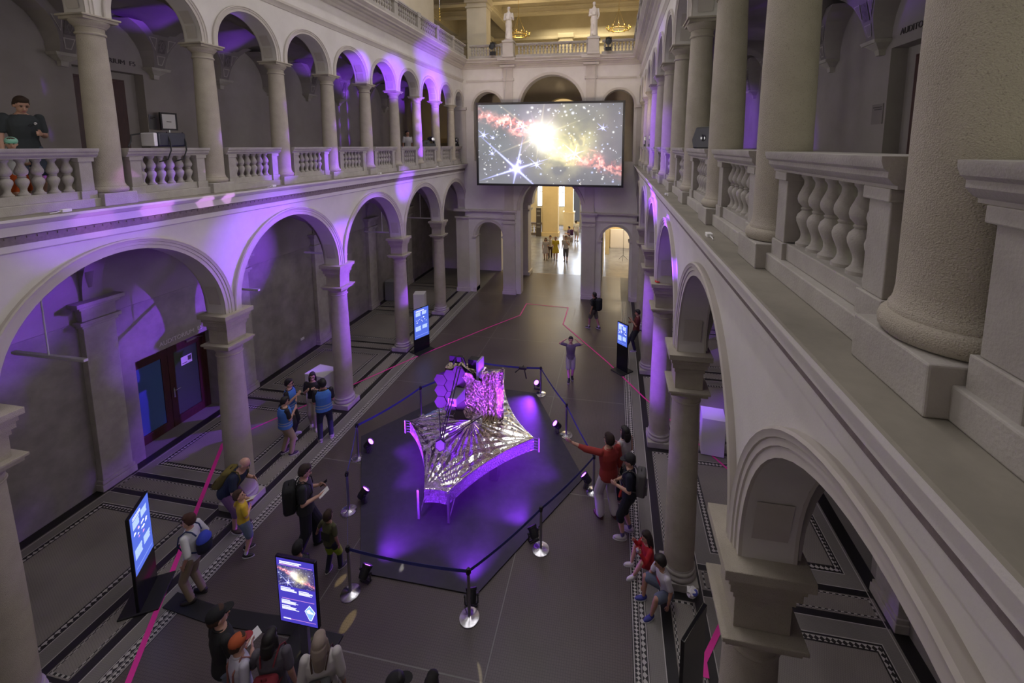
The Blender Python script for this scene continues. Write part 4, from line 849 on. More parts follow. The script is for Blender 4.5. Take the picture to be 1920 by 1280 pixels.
# primary mirror: eighteen hexagons
MC = Vector((-3.84, 10.0, 1.46)); MN = Vector((-0.10, -0.95, 0.02)).normalized()      # centre, facing direction
MU = (Vector((0, 0, 1)) - MN * MN.z).normalized(); MR = MU.cross(MN); MR.normalize()
def MP(u, v, w): q = MC + MR * u + MU * v + MN * w; return W2J(q.x, q.y, q.z)
hr = 0.178
for q in range(-2, 3):
    for r in range(-2, 3):
        if abs(q + r) > 2 or (q == 0 and r == 0): continue
        u = 1.5 * hr * q; v = math.sqrt(3) * hr * (r + q / 2)
        cur = 0.11 * (u * u + v * v) / 0.6
        m = MB(); R0 = hr * 0.965; hx = [(R0 * math.cos(math.pi / 3 * i), R0 * math.sin(math.pi / 3 * i)) for i in range(6)]
        def S(a, b, w): return MP(u + a, v + b, cur + w - 0.22 * (-(a * u + b * v)) * 1.0)
        m.add([S(a, b, 0.0) for a, b in hx] + [S(a, b, -0.03) for a, b in hx], [tuple(range(6)), tuple(range(6, 12))[::-1]] + [(i, 6 + i, 6 + (i + 1) % 6, (i + 1) % 6) for i in range(6)])
        m.build('mirror_segment', 'crumpled_foil' if u > 0.2 else 'gold_mirror', jw)  # right segments use the foil material in place of a mirrored reflection
m = MB(); hx = [(0.80 * math.cos(math.pi / 3 * i + math.pi / 6), 0.74 * math.sin(math.pi / 3 * i + math.pi / 6)) for i in range(6)]
m.add([MP(a, b, -0.06) for a, b in hx] + [MP(a * 0.9, b * 0.9, -0.16) for a, b in hx], [tuple(range(6)), tuple(range(6, 12))[::-1]] + [(i, (i + 1) % 6, 6 + (i + 1) % 6, 6 + i) for i in range(6)])
m.build('mirror_backplane', 'truss_black', jw)
m = MB(); bx = lambda u0, u1, v0, v1, w0, w1, mi=0: m.add([MP(u, v, w) for u in (u0, u1) for v in (v0, v1) for w in (w0, w1)], [(0, 1, 3, 2), (4, 6, 7, 5), (0, 4, 5, 1), (2, 3, 7, 6), (0, 2, 6, 4), (1, 5, 7, 3)], mi)
bx(-0.55, 0.55, -0.45, 0.55, -0.55, -0.18); m.build('instrument_module', 'crumpled_foil', jw, bevel=0.05)
# crumpled foil blanket to the right of the mirror
m = MB(); rng = random.Random(4); NU, NV = 14, 16; vs = []; fs = []
for i in range(NU + 1):
    for j in range(NV + 1):
        u = 0.62 + 0.46 * i / NU; v = -0.72 + 1.40 * j / NV; w = 0.02 + 0.05 * math.sin(i * 1.3) - 0.30 * (i / NU) ** 2 + rng.uniform(-0.02, 0.02); vs.append(MP(u, v, w))
for i in range(NU):
    for j in range(NV): a0 = i * (NV + 1) + j; fs.append((a0, a0 + 1, a0 + NV + 2, a0 + NV + 1))
m.add(vs, fs); o = m.build('foil_blanket', 'crumpled_foil', jw, smooth=60, fix=False); sd = o.modifiers.new('t', 'SOLIDIFY'); sd.thickness = 0.012
# central optics housing
m = MB()
def frus(a, b, wa, wb, ha, hb, mi=0):
    m.add([MP(x, y, a) for x, y in ((-wa, -ha), (wa, -ha), (wa, ha), (-wa, ha))] + [MP(x, y, b) for x, y in ((-wb, -hb), (wb, -hb), (wb, hb), (-wb, hb))], [(0, 3, 2, 1), (4, 5, 6, 7), (0, 1, 5, 4), (1, 2, 6, 5), (2, 3, 7, 6), (3, 0, 4, 7)], mi)
frus(0.0, 0.42, 0.15, 0.10, 0.15, 0.09, 0); m.build('optics_housing', 'grey_paint', jw, bevel=0.01)
m = MB(); frus(0.40, 0.45, 0.115, 0.115, 0.10, 0.10); m.build('housing_rim', 'violet_panel', jw)
m = MB(); frus(0.45, 0.452, 0.05, 0.05, 0.035, 0.035); m.build('aperture', 'black', jw)
# secondary mirror and its three struts
SMP = Vector((-3.80, 8.62, 1.02)); m = MB(); a = [MC + MR * 0.0 + MU * 0.80, MC + MR * 0.62 - MU * 0.52, MC - MR * 0.62 - MU * 0.52]
for i, p in enumerate(a):
    for e in ((-0.045, 0.045) if i == 0 else (0,)):
        m = MB(); p2 = p + MR * e; s2 = SMP + MR * e * 0.5 + Vector((0, 0, 0.05)); m.tube([W2J(*p2), W2J(*s2)], 0.014, 8); m.build('strut', 'truss_black', jw, smooth=40)
m = MB(); h6 = [(0.115 * math.cos(math.pi / 3 * i + math.pi / 6), 0.115 * math.sin(math.pi / 3 * i + math.pi / 6)) for i in range(6)]
SU = Vector((0, 0.3, 0.95)).normalized(); SR = Vector((1, 0, 0)); SNn = Vector((0, -0.95, 0.3))
m.add([W2J(*(SMP + SR * a_ + SU * b_ + SNn * w)) for w in (0.0, 0.05) for a_, b_ in h6], [tuple(range(6))[::-1], tuple(range(6, 12))] + [(i, (i + 1) % 6, 6 + (i + 1) % 6, 6 + i) for i in range(6)]); m.build('secondary_mirror', 'grey_paint', jw)
m = MB(); m.tube([W2J(*(SMP + SR * a_ * 1.12 + SU * b_ * 1.12 + SNn * 0.03)) for a_, b_ in h6], 0.016, 6, closed=True); m.build('mirror_ring', 'truss_black', jw)
# black truss and panels on top and behind
m = MB(); tp = MC + MU * 0.82
m.tube([W2J(*(tp - MR * 0.18 + MU * -0.06)), W2J(*(tp - MR * 0.10 + MU * 0.14)), W2J(*(tp + MR * 0.10 + MU * 0.14)), W2J(*(tp + MR * 0.18 + MU * -0.06))], 0.025, 8); m.box(W2J(tp.x - 0.06, tp.y - 0.05, tp.z + 0.05), W2J(tp.x + 0.06, tp.y + 0.05, tp.z + 0.18)); m.build('top_bracket', 'truss_black', jw)
for nm_, u0, u1, v0, v1, w0, w1, mt in (('side_panel', -0.42, -0.14, 0.66, 0.84, -0.30, -0.24, 'black'), ('side_panel', 0.16, 0.44, 0.62, 0.86, -0.36, -0.16, 'black'), ('radiator_panel', 0.44, 0.50, 0.34, 0.88, -0.40, -0.05, 'violet_panel'), ('edge_rail', 0.86, 0.90, -0.70, 0.55, -0.35, -0.22, 'truss_black')):
    m = MB(); m.add([MP(u, v, w) for u in (u0, u1) for v in (v0, v1) for w in (w0, w1)], [(0, 1, 3, 2), (4, 6, 7, 5), (0, 4, 5, 1), (2, 3, 7, 6), (0, 2, 6, 4), (1, 5, 7, 3)]); m.build(nm_, mt, jw)
m = MB(); q = W2J(-2.95, 12.45, 0.0); m.tube([(q[0], q[1], 0.75), (q[0] + 0.25, q[1] + 0.1, 0.95), (q[0] + 0.35, q[1] + 0.05, 0.55)], 0.02); m.box((q[0] + 0.12, q[1], 0.86), (q[0] + 0.36, q[1] + 0.08, 0.93)); m.build('momentum_flap', 'truss_black', jw)

# ================================================================== pink tape outline of the real sunshield
m = MB(); zo = [0.0]
def tape(pts, w=0.075):
    for a, b in zip(pts[:-1], pts[1:]):
        a = Vector(a); b = Vector(b); d = (b - a).normalized(); q = Vector((-d.y, d.x)) * w / 2; a = a - d * w / 2; b = b + d * w / 2; zo[0] += 0.0004; z1 = 0.0055 + zo[0]; z0 = z1 - 0.001
        m.add([(a.x - q.x, a.y - q.y, z1), (b.x - q.x, b.y - q.y, z1), (b.x + q.x, b.y + q.y, z1), (a.x + q.x, a.y + q.y, z1), (a.x - q.x, a.y - q.y, z0), (b.x - q.x, b.y - q.y, z0), (b.x + q.x, b.y + q.y, z0), (a.x + q.x, a.y + q.y, z0)], [(0, 1, 2, 3), (0, 4, 5, 1), (1, 5, 6, 2), (2, 6, 7, 3), (3, 7, 4, 0)])
tape([(-5.3, 1.96), (-6.891, 4.274), (-10.05, 8.87), (-10.10, 9.05)], 0.085)
tape([(-10.10, 9.05), (-8.384, 12.066), (-7.213, 14.143), (-5.282, 17.2), (-4.2, 18.8), (-4.2, 20.3), (-2.10, 20.15), (-2.104, 18.158), (-0.098, 15.078), (1.042, 13.076), (2.542, 10.831), (3.55, 9.3)], 0.05)
tape([(3.55, 9.3), (1.946, 6.747), (1.506, 6.074), (1.50, 5.9)], 0.085)
tag(m.build('floor_tape', 'pink_tape', fix=False), 'bright pink tape line stuck on the floor as a big kite outline', 'tape')

# ================================================================== information displays
def panel_lines(mb, x0, x1, z, n, dz, th, rag, rng, y, mi):
    for i in range(n):
        e = x1 - (x1 - x0) * rag * rng.random(); mb.add([(x0, y, z - i * dz), (e, y, z - i * dz), (e, y, z - i * dz + th), (x0, y, z - i * dz + th)], [(0, 1, 2, 3)], mi)
def totem(a, b, label, style, seed, h=1.76, z0=0.0, facing=1, live=True):
    a = Vector(a); b = Vector(b); w = (b - a).length; rz = math.degrees(math.atan2(b.y - a.y, b.x - a.x)); rng = random.Random(seed)
    t = thing('info_display', label, 'information display', (a.x, a.y, 0), rz, 'information displays')
    m = MB(); th = 0.05
    m.box((0, 0, z0), (w, th, h)); m.build('housing', 'black_gloss', t, bevel=0.006)
    if style != 'post':
        m = MB(); m.box((-0.03, -0.26, 0), (w + 0.03, 0.30, 0.035)); m.build('base_plate', 'black', t, bevel=0.01)
    else:
        m = MB(); m.box((w / 2 - 0.07, 0.06, 0.03), (w / 2 + 0.07, 0.12, z0 + 0.5)); m.build('post', 'grey_paint', t, bevel=0.005)
        m = MB(); m.box((w / 2 - 0.42, -0.35, 0), (w / 2 + 0.42, 0.42, 0.03)); m.build('base_plate', 'black', t, bevel=0.01)
    if not live: return t
    y = -0.002; f = 0.02; s0 = (z0 + 0.02) if style == 'post' else h - 0.02 - (w - 0.04) * 1.72
    m = MB(); m.quad([(f, y, s0), (w - f, y, s0), (w - f, y, h - f), (f, y, h - f)]); m.build('screen_face', 'screen_indigo' if style == 'post' else 'screen_blue', t, fix=False)
    m = MB(); y2 = y - 0.002; H = h - f - s0
    if style == 'post':
        picture('star_picture', Matrix.Translation((f + 0.005, y2, s0 + H * 0.575)), w - 2 * f - 0.01, H * 0.315, nebula(110, 62, 5, (0.05, 0.04, 0.22), 0.95), MATS['screen_picture'], t)
        panel_lines(m, f + 0.05, w - 0.20, s0 + H * 0.945, 2, 0.026, 0.017, 0.3, rng, y2, 0)
        for zz, x0 in ((0.905, f + 0.04), (0.375, f + 0.05), (0.055, f + 0.16)): m.add([(x0, y2, s0 + H * zz), (w - f - 0.03, y2, s0 + H * zz), (w - f - 0.03, y2, s0 + H * zz + 0.006), (x0, y2, s0 + H * zz + 0.006)], [(0, 1, 2, 3)], 1)
        for x0, x1, zz in ((f + 0.04, w * 0.5, 0.545), (w * 0.55, w * 0.92, 0.525)): panel_lines(m, x0, x0 + 0.17, s0 + H * zz, 1, 0.02, 0.011, 0.0, rng, y2, 0); panel_lines(m, x0, x1, s0 + H * zz - 0.018, 4, 0.013, 0.0085, 0.25, rng, y2, 0)
        for zz in (0.345, 0.255): panel_lines(m, f + 0.04, f + 0.20, s0 + H * zz, 1, 0.02, 0.011, 0.1, rng, y2, 0); panel_lines(m, f + 0.04, w * 0.53, s0 + H * zz - 0.018, 4, 0.013, 0.0085, 0.3, rng, y2, 0)
        panel_lines(m, f + 0.05, f + 0.20, s0 + H * 0.06, 2, 0.012, 0.008, 0.2, rng, y2, 0)
        cx, cz = w * 0.80, s0 + H * 0.215
        m.add([(cx, y2, cz + 0.13), (cx - 0.09, y2, cz + 0.02), (cx - 0.02, y2, cz - 0.13), (cx + 0.02, y2, cz - 0.13), (cx + 0.09, y2, cz + 0.02)], [(0, 1, 2, 3, 4)], 0)
        m.add([(cx, y2 - .001, cz + 0.12), (cx - 0.08, y2 - .001, cz + 0.02), (cx - 0.015, y2 - .001, cz - 0.12), (cx + 0.015, y2 - .001, cz - 0.12), (cx + 0.08, y2 - .001, cz + 0.02)], [(0, 1, 2, 3, 4)], 2)
        m.add([(cx - 0.06, y2 - .002, cz + 0.02), (cx - 0.04, y2 - .002, cz - 0.012), (cx + 0.055, y2 - .002, cz - 0.012), (cx + 0.06, y2 - .002, cz + 0.01), (cx + 0.01, y2 - .002, cz + 0.03), (cx, y2 - .002, cz + 0.06), (cx - 0.025, y2 - .002, cz + 0.055)], [tuple(range(7))], 0)
        m.build('screen_content', ['screen_white', 'screen_pink', 'screen_sky'], t, fix=False)
    else:
        panel_lines(m, w * 0.14, w * 0.7, s0 + H * 0.93, 2, 0.03, 0.014, 0.3, rng, y2, 0)
        for x0, x1, zt, n in ((0.13, 0.46, 0.87, 9), (0.54, 0.84, 0.87, 8), (0.10, 0.46, 0.40, 11), (0.54, 0.88, 0.40, 9)): panel_lines(m, w * x0, w * x1, s0 + H * zt, n, 0.0165, 0.0125, 0.12, rng, y2, 1)
        for i in range(13):
            x = w * (0.12 + 0.66 * rng.random()); z = s0 + H * (0.48 + 0.20 * rng.random()); a_ = 0.012 + 0.035 * rng.random(); m.add([(x, y2, z), (x + a_ * 1.6, y2, z + 0.006), (x + a_ * 1.7, y2, z + a_ * .6), (x + a_ * 0.6, y2, z + a_)], [(0, 1, 2, 3)], rng.choice([0, 0, 2]) if style == 'cards' else 0)
        m.add([(w * 0.1, y2, s0 + H * 0.09), (w * 0.9, y2, s0 + H * 0.09), (w * 0.9, y2, s0 + H * 0.095), (w * 0.1, y2, s0 + H * 0.095)], [(0, 1, 2, 3)], 1)
        m.build('screen_content', ['screen_white', 'screen_text', 'screen_pink'], t, fix=False)
    return t
totem((-7.725, 5.075), (-8.064, 5.635), 'tall display seen nearly edge-on at the left, its blue screen turned right', 'cards', 2)
bpy.context.view_layer.update()
totem((-4.90, 4.98), (-4.23, 4.98), 'display on a grey post in the front, with a bright star cloud picture', 'post', 3, 1.745, 0.625)
totem((-7.306, 14.419), (-6.986, 15.052), 'tall display at left behind the telescope model, beside the white pedestal', 'text', 4, 1.73)
totem((0.20, 14.74), (0.55, 14.40), 'tall display at right near the far right column, screen lit blue', 'text', 5, 1.75)
totem((1.262, 5.28), (0.905, 4.78), 'black back of a switched-away display at the bottom right', 'dark', 6, 1.92, live=False)
# cable ramp across the floor to the front display
m = MB(); P = [(-7.45, 5.35), (-6.5, 5.28), (-5.6, 5.32), (-4.9, 5.38)]
for a, b in zip(P[:-1], P[1:]): m.prism([(a[0], a[1] - 0.13), (b[0], b[1] - 0.13), (b[0], b[1] + 0.13), (a[0], a[1] + 0.13)], 0.004, 0.02)
tag(m.build('cable_mat', 'black'), 'black cable cover strip lying on the floor between the two front displays', 'cable cover')

# ================================================================== white pedestals and small fittings
def pedestal(x, y, rz, sx, sy, h, label, mat='white_laminate', recess=False, name='display_pedestal'):
    t = thing(name, label, 'pedestal', (x, y, 0), rz, 'plain exhibition pedestals'); m = MB(); m.box((-sx / 2, -sy / 2, 0.02), (sx / 2, sy / 2, h - 0.02)); m.build('body', mat, t, bevel=0.006)
    m = MB(); m.box((-sx / 2 - 0.004, -sy / 2 - 0.004, h - 0.02), (sx / 2 + 0.004, sy / 2 + 0.004, h)); m.build('top', mat, t, bevel=0.004)
    m = MB(); m.box((-sx / 2 + 0.03, -sy / 2 + 0.03, 0), (sx / 2 - 0.03, sy / 2 - 0.03, 0.02)); m.build('foot', 'black', t); return t
pedestal(-8.72, 11.10, -8, 0.70, 0.60, 1.0, 'white box pedestal behind the woman in black by the column')
pedestal(-8.78, 18.02, 14, 0.5, 0.5, 1.08, 'white box pedestal far left behind the tall display', )
pedestal(2.62, 11.0, -6, 0.55, 0.55, 1.0, 'white box pedestal behind the right hand column')
t = pedestal(-11.0, 19.75, 0, 0.75, 0.6, 1.0, 'dark grey cabinet against the left aisle wall', 'grey_paint', name='side_cabinet')
def hang_lamp(y):
    t = thing('pendant_lamp', 'thin pendant tube lamp in the left aisle, %s' % {5.54: 'nearest, seen through the first arch', 9.24: 'half hidden behind the second arch', 12.94: 'seen through the third arch', 16.64: 'fourth along the aisle', 20.34: 'farthest along the aisle'}[y], 'lamp', (-9.73, y, 4.15), 0, 'aisle pendant lamps')
    m = MB(); m.box((-0.82, -0.035, 0), (0.82, 0.035, 0.05)); m.build('tube_housing', 'paper', t, bevel=0.01)
    m = MB(); m.tube([(0, 0, 0.05), (0, 0, 2.12)], 0.012); m.build('rod', 'paper', t)
    m = MB(); m.box((-0.78, -0.025, -0.008), (0.78, 0.025, 0)); m.build('diffuser', 'white_laminate', t)
    area('aisle_lamp', (-9.73, y, 4.12), (0, 0, 0), 1.5, 0.08, 4, (1.0, 0.9, 0.78)); area('aisle_lamp', (3.05, y, 4.12), (0, 0, 0), 1.5, 0.08, 4, (1.0, 0.9, 0.78))
for y in (5.54, 9.24, 12.94, 16.64, 20.34): hang_lamp(y)
# framed sign on a stand and plaques on the gallery walls
t = thing('picture_stand', 'dark framed notice on a thin stand by the left gallery wall', 'sign', (-11.25, 9.30, 6.92), 90)
m = MB()
for a, b in (((-0.21, -0.02, 1.32), (-0.17, 0.02, 1.76)), ((0.17, -0.02, 1.32), (0.21, 0.02, 1.76)), ((-0.17, -0.02, 1.32), (0.17, 0.02, 1.36)), ((-0.17, -0.02, 1.72), (0.17, 0.02, 1.76))): m.box(a, b)
m.build('frame', 'black', t)
m = MB(); m.box((-0.17, -0.01, 1.36), (0.17, 0.01, 1.72), 0); m.box((-0.06, -0.013, 1.52), (0.06, -0.01, 1.54), 1); m.build('sheet', ['paper', 'letter_dark'], t)
m = MB(); m.tube([(0, 0, 0.02), (0, 0, 1.32)], 0.014); m.build('pole', 'steel', t); m = MB(); m.lathe([(0.15, 0), (0.15, 0.015), (0.02, 0.03)]); m.build('foot', 'black', t)
def plaque(nm, s, y0, y1, z0, z1, lab, mat='grey_stone', d=BACK):
    m = MB(); m.T = side(s); m.box((d - 0.018, y0, z0), (d - 0.001, y1, z1), 0); m.box((d - 0.021, y0 + 0.03, z1 - 0.07), (d - 0.018, y1 - 0.03, z1 - 0.05), 1); m.box((d - 0.021, y0 + 0.03, z1 - 0.11), (d - 0.018, y1 - 0.08, z1 - 0.09), 1); tag(m.build(nm, [mat, 'letter_dark']), lab, 'plaque')
plaque('wall_plaque', -1, 9.02, 9.20, 8.26, 8.62, 'small grey plaque on the left gallery wall beside the door', 'grey_paint')
plaque('wall_plaque', 1, 9.06, 9.40, 8.25, 8.62, 'faint plaque on the right gallery wall beside the door', 'vault_plaster')
plaque('room_sign', -1, 10.50, 10.68, 1.50, 1.74, 'small black framed room sign right of the glass door', 'black')
m = MB(); m.T = side(-1); m.box((BACK - 0.02, 13.62, 0.55), (BACK - 0.001, 13.80, 0.64)); tag(m.build('wall_socket', 'white_laminate'), 'small white wall socket low on the left aisle wall', 'socket')
# little floodlights on the ledges
for s, y, lab in ((-1, 4.75, 'small white junction box on the left ledge, nearest'), (-1, 8.55, 'small white junction box on the left ledge, before the third column'), (-1, 13.1, 'small white junction box on the left ledge, before the fifth column'), (-1, 17.8, 'small white junction box on the left ledge, farthest'), (1, 4.62, 'small white junction box on the right ledge, nearest'), (1, 8.4, 'small white junction box on the right ledge, farther off')):
    t = thing('junction_box', lab, 'fitting', (XC + s * 4.31, y, 6.92), 0, 'ledge junction boxes'); m = MB(); m.box((-0.03, -0.055, 0), (0.03, 0.055, 0.04)); m.build('case', 'paper', t, bevel=0.005); m = MB(); m.tube([(0, -0.05, 0.02), (0.01, -0.12, 0.008), (0, -0.18, 0.006)], 0.006); m.build('cable', 'white_laminate', t)
# projector lying on the left rail, loudspeaker on the right rail
principled('navy_case', (0.012, 0.014, 0.03), 0.4)
t = thing('projector', 'big black projector with white front end strapped on the left balustrade', 'projector', (-7.95, 6.42, 7.81), 8)
m = MB(); m.prism([(-0.17, -0.20), (0.17, -0.24), (0.19, 0.30), (-0.17, 0.30)], 0.02, 0.27); m.build('case', 'navy_case', t, bevel=0.03)
m = MB(); m.T = lambda x, y, z: (x, y, z); m.prism([(-0.16, -0.23), (0.18, -0.34), (0.17, -0.26), (-0.17, -0.20)], 0.03, 0.26); m.build('white_front', 'white_laminate', t, bevel=0.02)
m = MB(); m.tube([(-0.19, -0.20, 0.25), (-0.2, -0.36, 0.22), (-0.15, -0.42, 0.12), (-0.12, -0.5, 0.02)], 0.012); m.build('power_cable', 'black', t)
for y in (-0.05, 0.27):
    m = MB(); m.tube([(0.15, y, 0.28), (0.20, y, 0.1), (0.22, y - 0.02, -0.04), (0.20, y - 0.08, -0.20), (0.10, y - 0.15, -0.24)], 0.011); m.build('strap', 'black', t)
def speaker(loc, rz, lab, sc=1.0):
    t = thing('loudspeaker', lab, 'loudspeaker', loc, rz); m = MB(); k = sc
    m.T = lambda x, y, z: (x, z * 1.0, y)
    m.prism([(-0.21 * k, 0), (0.21 * k, 0), (0.24 * k, 0.13 * k), (0.16 * k, 0.30 * k), (-0.16 * k, 0.30 * k), (-0.24 * k, 0.13 * k)], -0.15 * k, 0.15 * k); m.build('cabinet', 'black', t, bevel=0.02)
    m = MB(); m.T = lambda x, y, z: (x, -0.152 * k - z, y); m.lathe([(0.05 * k, 0), (0.045 * k, 0.006), (0.02 * k, 0.003), (0.01, 0.006)], cx=0, cy=0.15 * k, n=20); m.build('grille', 'black_gloss', t); 
    m = MB(); m.tube([(0.1, 0.1, 0.02), (0.18, 0.12, -0.05), (0.2, 0.14, -0.5)], 0.01); m.build('cable', 'black', t)
speaker((1.32, 6.40, 7.81), -60, 'black wedge loudspeaker on the right balustrade rail')
speaker((-7.98, 17.30, 7.81), 60, 'black loudspeaker on the far left rail before the person in white', 0.9)
def moving_head(loc, rz, lab, rail=True):
    t = thing('moving_head_light', lab, 'stage light', loc, rz, 'moving head stage lights')
    m = MB(); m.box((-0.15, -0.13, 0), (0.15, 0.13, 0.10)); m.build('base', 'black', t, bevel=0.01)
    m = MB(); m.box((-0.16, -0.05, 0.1), (-0.12, 0.05, 0.38)); m.box((0.12, -0.05, 0.1), (0.16, 0.05, 0.38)); m.box((-0.16, -0.05, 0.1), (0.16, 0.05, 0.14)); m.build('yoke', 'black', t, bevel=0.008)
    m = MB(); m.T = lambda x, y, z: (x, -z, y + 0.32); m.lathe([(0.07, -0.16), (0.10, -0.10), (0.11, 0.10), (0.10, 0.16)], n=20); m.build('lamp_head', 'black', t, smooth=40)
    m = MB(); m.T = lambda x, y, z: (x, -z, y + 0.32); m.lathe([(0.085, 0.162), (0.04, 0.17), (0.005, 0.171)], n=20); m.build('lens', 'chrome', t, smooth=60)
moving_head((-7.98, 17.98, 7.81), 60, 'moving head light on the left rail, between the two purple columns'); moving_head((-7.98, 20.9, 7.81), 60, 'moving head light at the far end of the left rail')
moving_head((1.30, 18.0, 7.81), -60, 'moving head light far along the right rail'); moving_head((1.32, 15.7, 7.81), -60, 'second moving head light far along the right rail, nearer')
def hung_light(x, lab):
    t = thing('hung_stage_light', lab, 'stage light', (x, YEND - 0.52, 12.80), 0, 'stage lights on the far top rail'); m = MB()
    m.tube([(-0.12, 0.3, 0.02), (-0.12, 0.0, 0.05), (-0.12, -0.02, -0.2), (0.12, -0.02, -0.2), (0.12, 0.0, 0.05), (0.12, 0.3, 0.02)], 0.018); m.build('yoke', 'black', t)
    m = MB(); m.T = lambda a, b_, c_: (a, -c_ * 0.6 - 0.1, b_ - 0.12 - c_ * 0.5); m.lathe([(0.08, -0.25), (0.13, -0.15), (0.14, 0.12), (0.13, 0.14)], n=18); m.build('lamp_can', 'black', t, smooth=40)
    m = MB(); m.box((-0.14, -0.05, -0.55), (0.14, 0.06, -0.38)); m.build('ballast', 'black', t)
t = thing('hanging_rod', 'thin beaded hanging rod before the cream wall at the top left corner', 'pendant', (-8.0, 19.35, 13.45), 0); m = MB(); m.tube([(0, 0, 0.6), (0, 0, 4.0)], 0.02); m.build('rod', 'steel', t); m = MB()
for i in range(5): m.ell((0, 0, 0.08 + 0.12 * i), (0.035, 0.035, 0.05), 10, 6)
m.build('beads', 'brass', t)
hung_light(-6.02, 'black stage light hung over the far top rail, left of the left statue'); hung_light(-0.42, 'black stage light hung over the far top rail, right of the right statue')
def chandelier(x, y, z, lab):
    t = thing('chandelier', lab, 'chandelier', (x, y, z), 0, 'brass ring chandeliers'); m = MB()
    m.tube([(0.5 * math.cos(a * .2618), 0.5 * math.sin(a * .2618), 0) for a in range(24)], 0.028, 8, closed=True); m.tube([(0.46 * math.cos(a * .2618), 0.46 * math.sin(a * .2618), 0.09) for a in range(24)], 0.014, 6, closed=True); m.build('ring', 'brass', t, smooth=50)
    for i in range(12):
        a = i * math.pi / 6; m = MB(); c, s_ = math.cos(a), math.sin(a); m.tube([(0.5 * c, 0.5 * s_, 0), (0.62 * c, 0.62 * s_, -0.03), (0.66 * c, 0.66 * s_, 0.06)], 0.016, 6); m.ell((0.66 * c, 0.66 * s_, 0.11), (0.045, 0.045, 0.06), 8, 6); m.build('arm', 'brass', t, smooth=50)
    m = MB()
    for i in range(3): a = i * 2.094 + 0.5; m.tube([(0.48 * math.cos(a), 0.48 * math.sin(a), 0), (0, 0, 1.1)], 0.008, 5)
    m.tube([(0, 0, 1.1), (0, 0, 17.4 - z)], 0.010, 6); m.build('chain', 'brass', t)
    point('chandelier_glow', (x, y, z + 0.25), 60, WARM, 0.3)
chandelier(-5.60, 25.0, 14.1, 'brass ring chandelier in the far top gallery beside the left statue'); chandelier(0.03, 25.0, 14.17, 'brass ring chandelier in the far top gallery at the right')
# foyer things
t = thing('light_stand', 'thin tripod stand in the lit right passage beyond the far wall', 'tripod', (0.68, 29.6, 0), 0); m = MB(); m.tube([(0, 0, 0.3), (0, 0, 2.3)], 0.014); m.build('pole', 'black', t)
for i in range(3): a = i * 2.094 + 0.4; m = MB(); m.tube([(0, 0, 0.35), (0.35 * math.cos(a), 0.35 * math.sin(a), 0.0)], 0.012); m.build('leg', 'black', t)
t = thing('stair_balustrade', 'short stone balustrade in the bright foyer left of the big pillar', 'balustrade', (-7.6, 36.9, 0), 0); m = MB(); m.box((0, -0.1, 0.95), (1.35, 0.1, 1.1)); m.build('handrail', 'frieze_brown', t); m = MB(); m.box((0, -0.1, 0), (1.35, 0.1, 0.2)); m.build('socle', 'frieze_brown', t)
for i in range(4): o = baluster_mesh(0.75, 10, 1.1).build('baluster', 'plaster_warm', t, smooth=40); o.location = (0.2 + i * 0.32, 0, 0.2)
t = thing('info_pillar', 'dark sign pillar in the foyer beside the stone balustrade', 'sign', (-6.62, 36.2, 0), 0); m = MB(); m.box((0, 0, 0), (0.42, 0.12, 2.5)); m.build('body', 'letter_dark', t); m = MB()
for z in (2.3, 1.9, 1.2, 0.9): m.box((0.06, -0.005, z - 0.12), (0.36, 0, z))
m.build('sign_panels', 'grey_paint', t)
m = MB(); m.box((-0.25, 33.1, 0.0), (1.6, 33.35, 1.45)); tag(m.build('radiator_cover', 'white_laminate', bevel=0.02), 'pale cabinet at the end of the right passage', 'cabinet')
t = thing('glass_lift', 'glass lift shaft at the right end of the foyer', 'lift', (-3.0, 38.6, 0), 0); m = MB()
for x in (0, 1.9): 
    for y in (0, 1.5): m.box((x - 0.06, y - 0.06, 0), (x + 0.06, y + 0.06, 7.5))
for z in (2.6, 5.0): m.box((0, -0.06, z), (1.9, 0.06, z + 0.12)); m.box((0, 1.44, z), (1.9, 1.56, z + 0.12))
m.build('frame', 'grey_paint', t)
# left open things by the right column
t = thing('crumpled_bag', 'crumpled blue and white plastic bag on the column plinth at right', 'bag', (1.47, 6.93, 0.15), 20); m = MB(); rng = random.Random(9)
m.ell((0, 0, 0.07), (0.10, 0.08, 0.07), 12, 8); m.v = [(x + rng.uniform(-.02, .02), y + rng.uniform(-.02, .02), max(0, z + rng.uniform(-.02, .02))) for x, y, z in m.v]; m.build('bag_body', 'screen_text' if False else 'white_laminate', t)
principled('blue_print', (0.08, 0.10, 0.45), 0.5); m = MB(); m.ell((0.02, -0.03, 0.09), (0.06, 0.06, 0.05), 10, 6); m.build('blue_label', 'blue_print', t)
principled('red_cloth', (0.5, 0.02, 0.02), 0.6)
m = MB(); m.ell((0, 0, 0.02), (0.07, 0.10, 0.025), 10, 6); o = m.build('red_paper', 'red_cloth'); o.location = (1.12, 10.95, 4.42); tag(o, 'small scrap of red paper left on a right impost ledge', 'paper scrap')

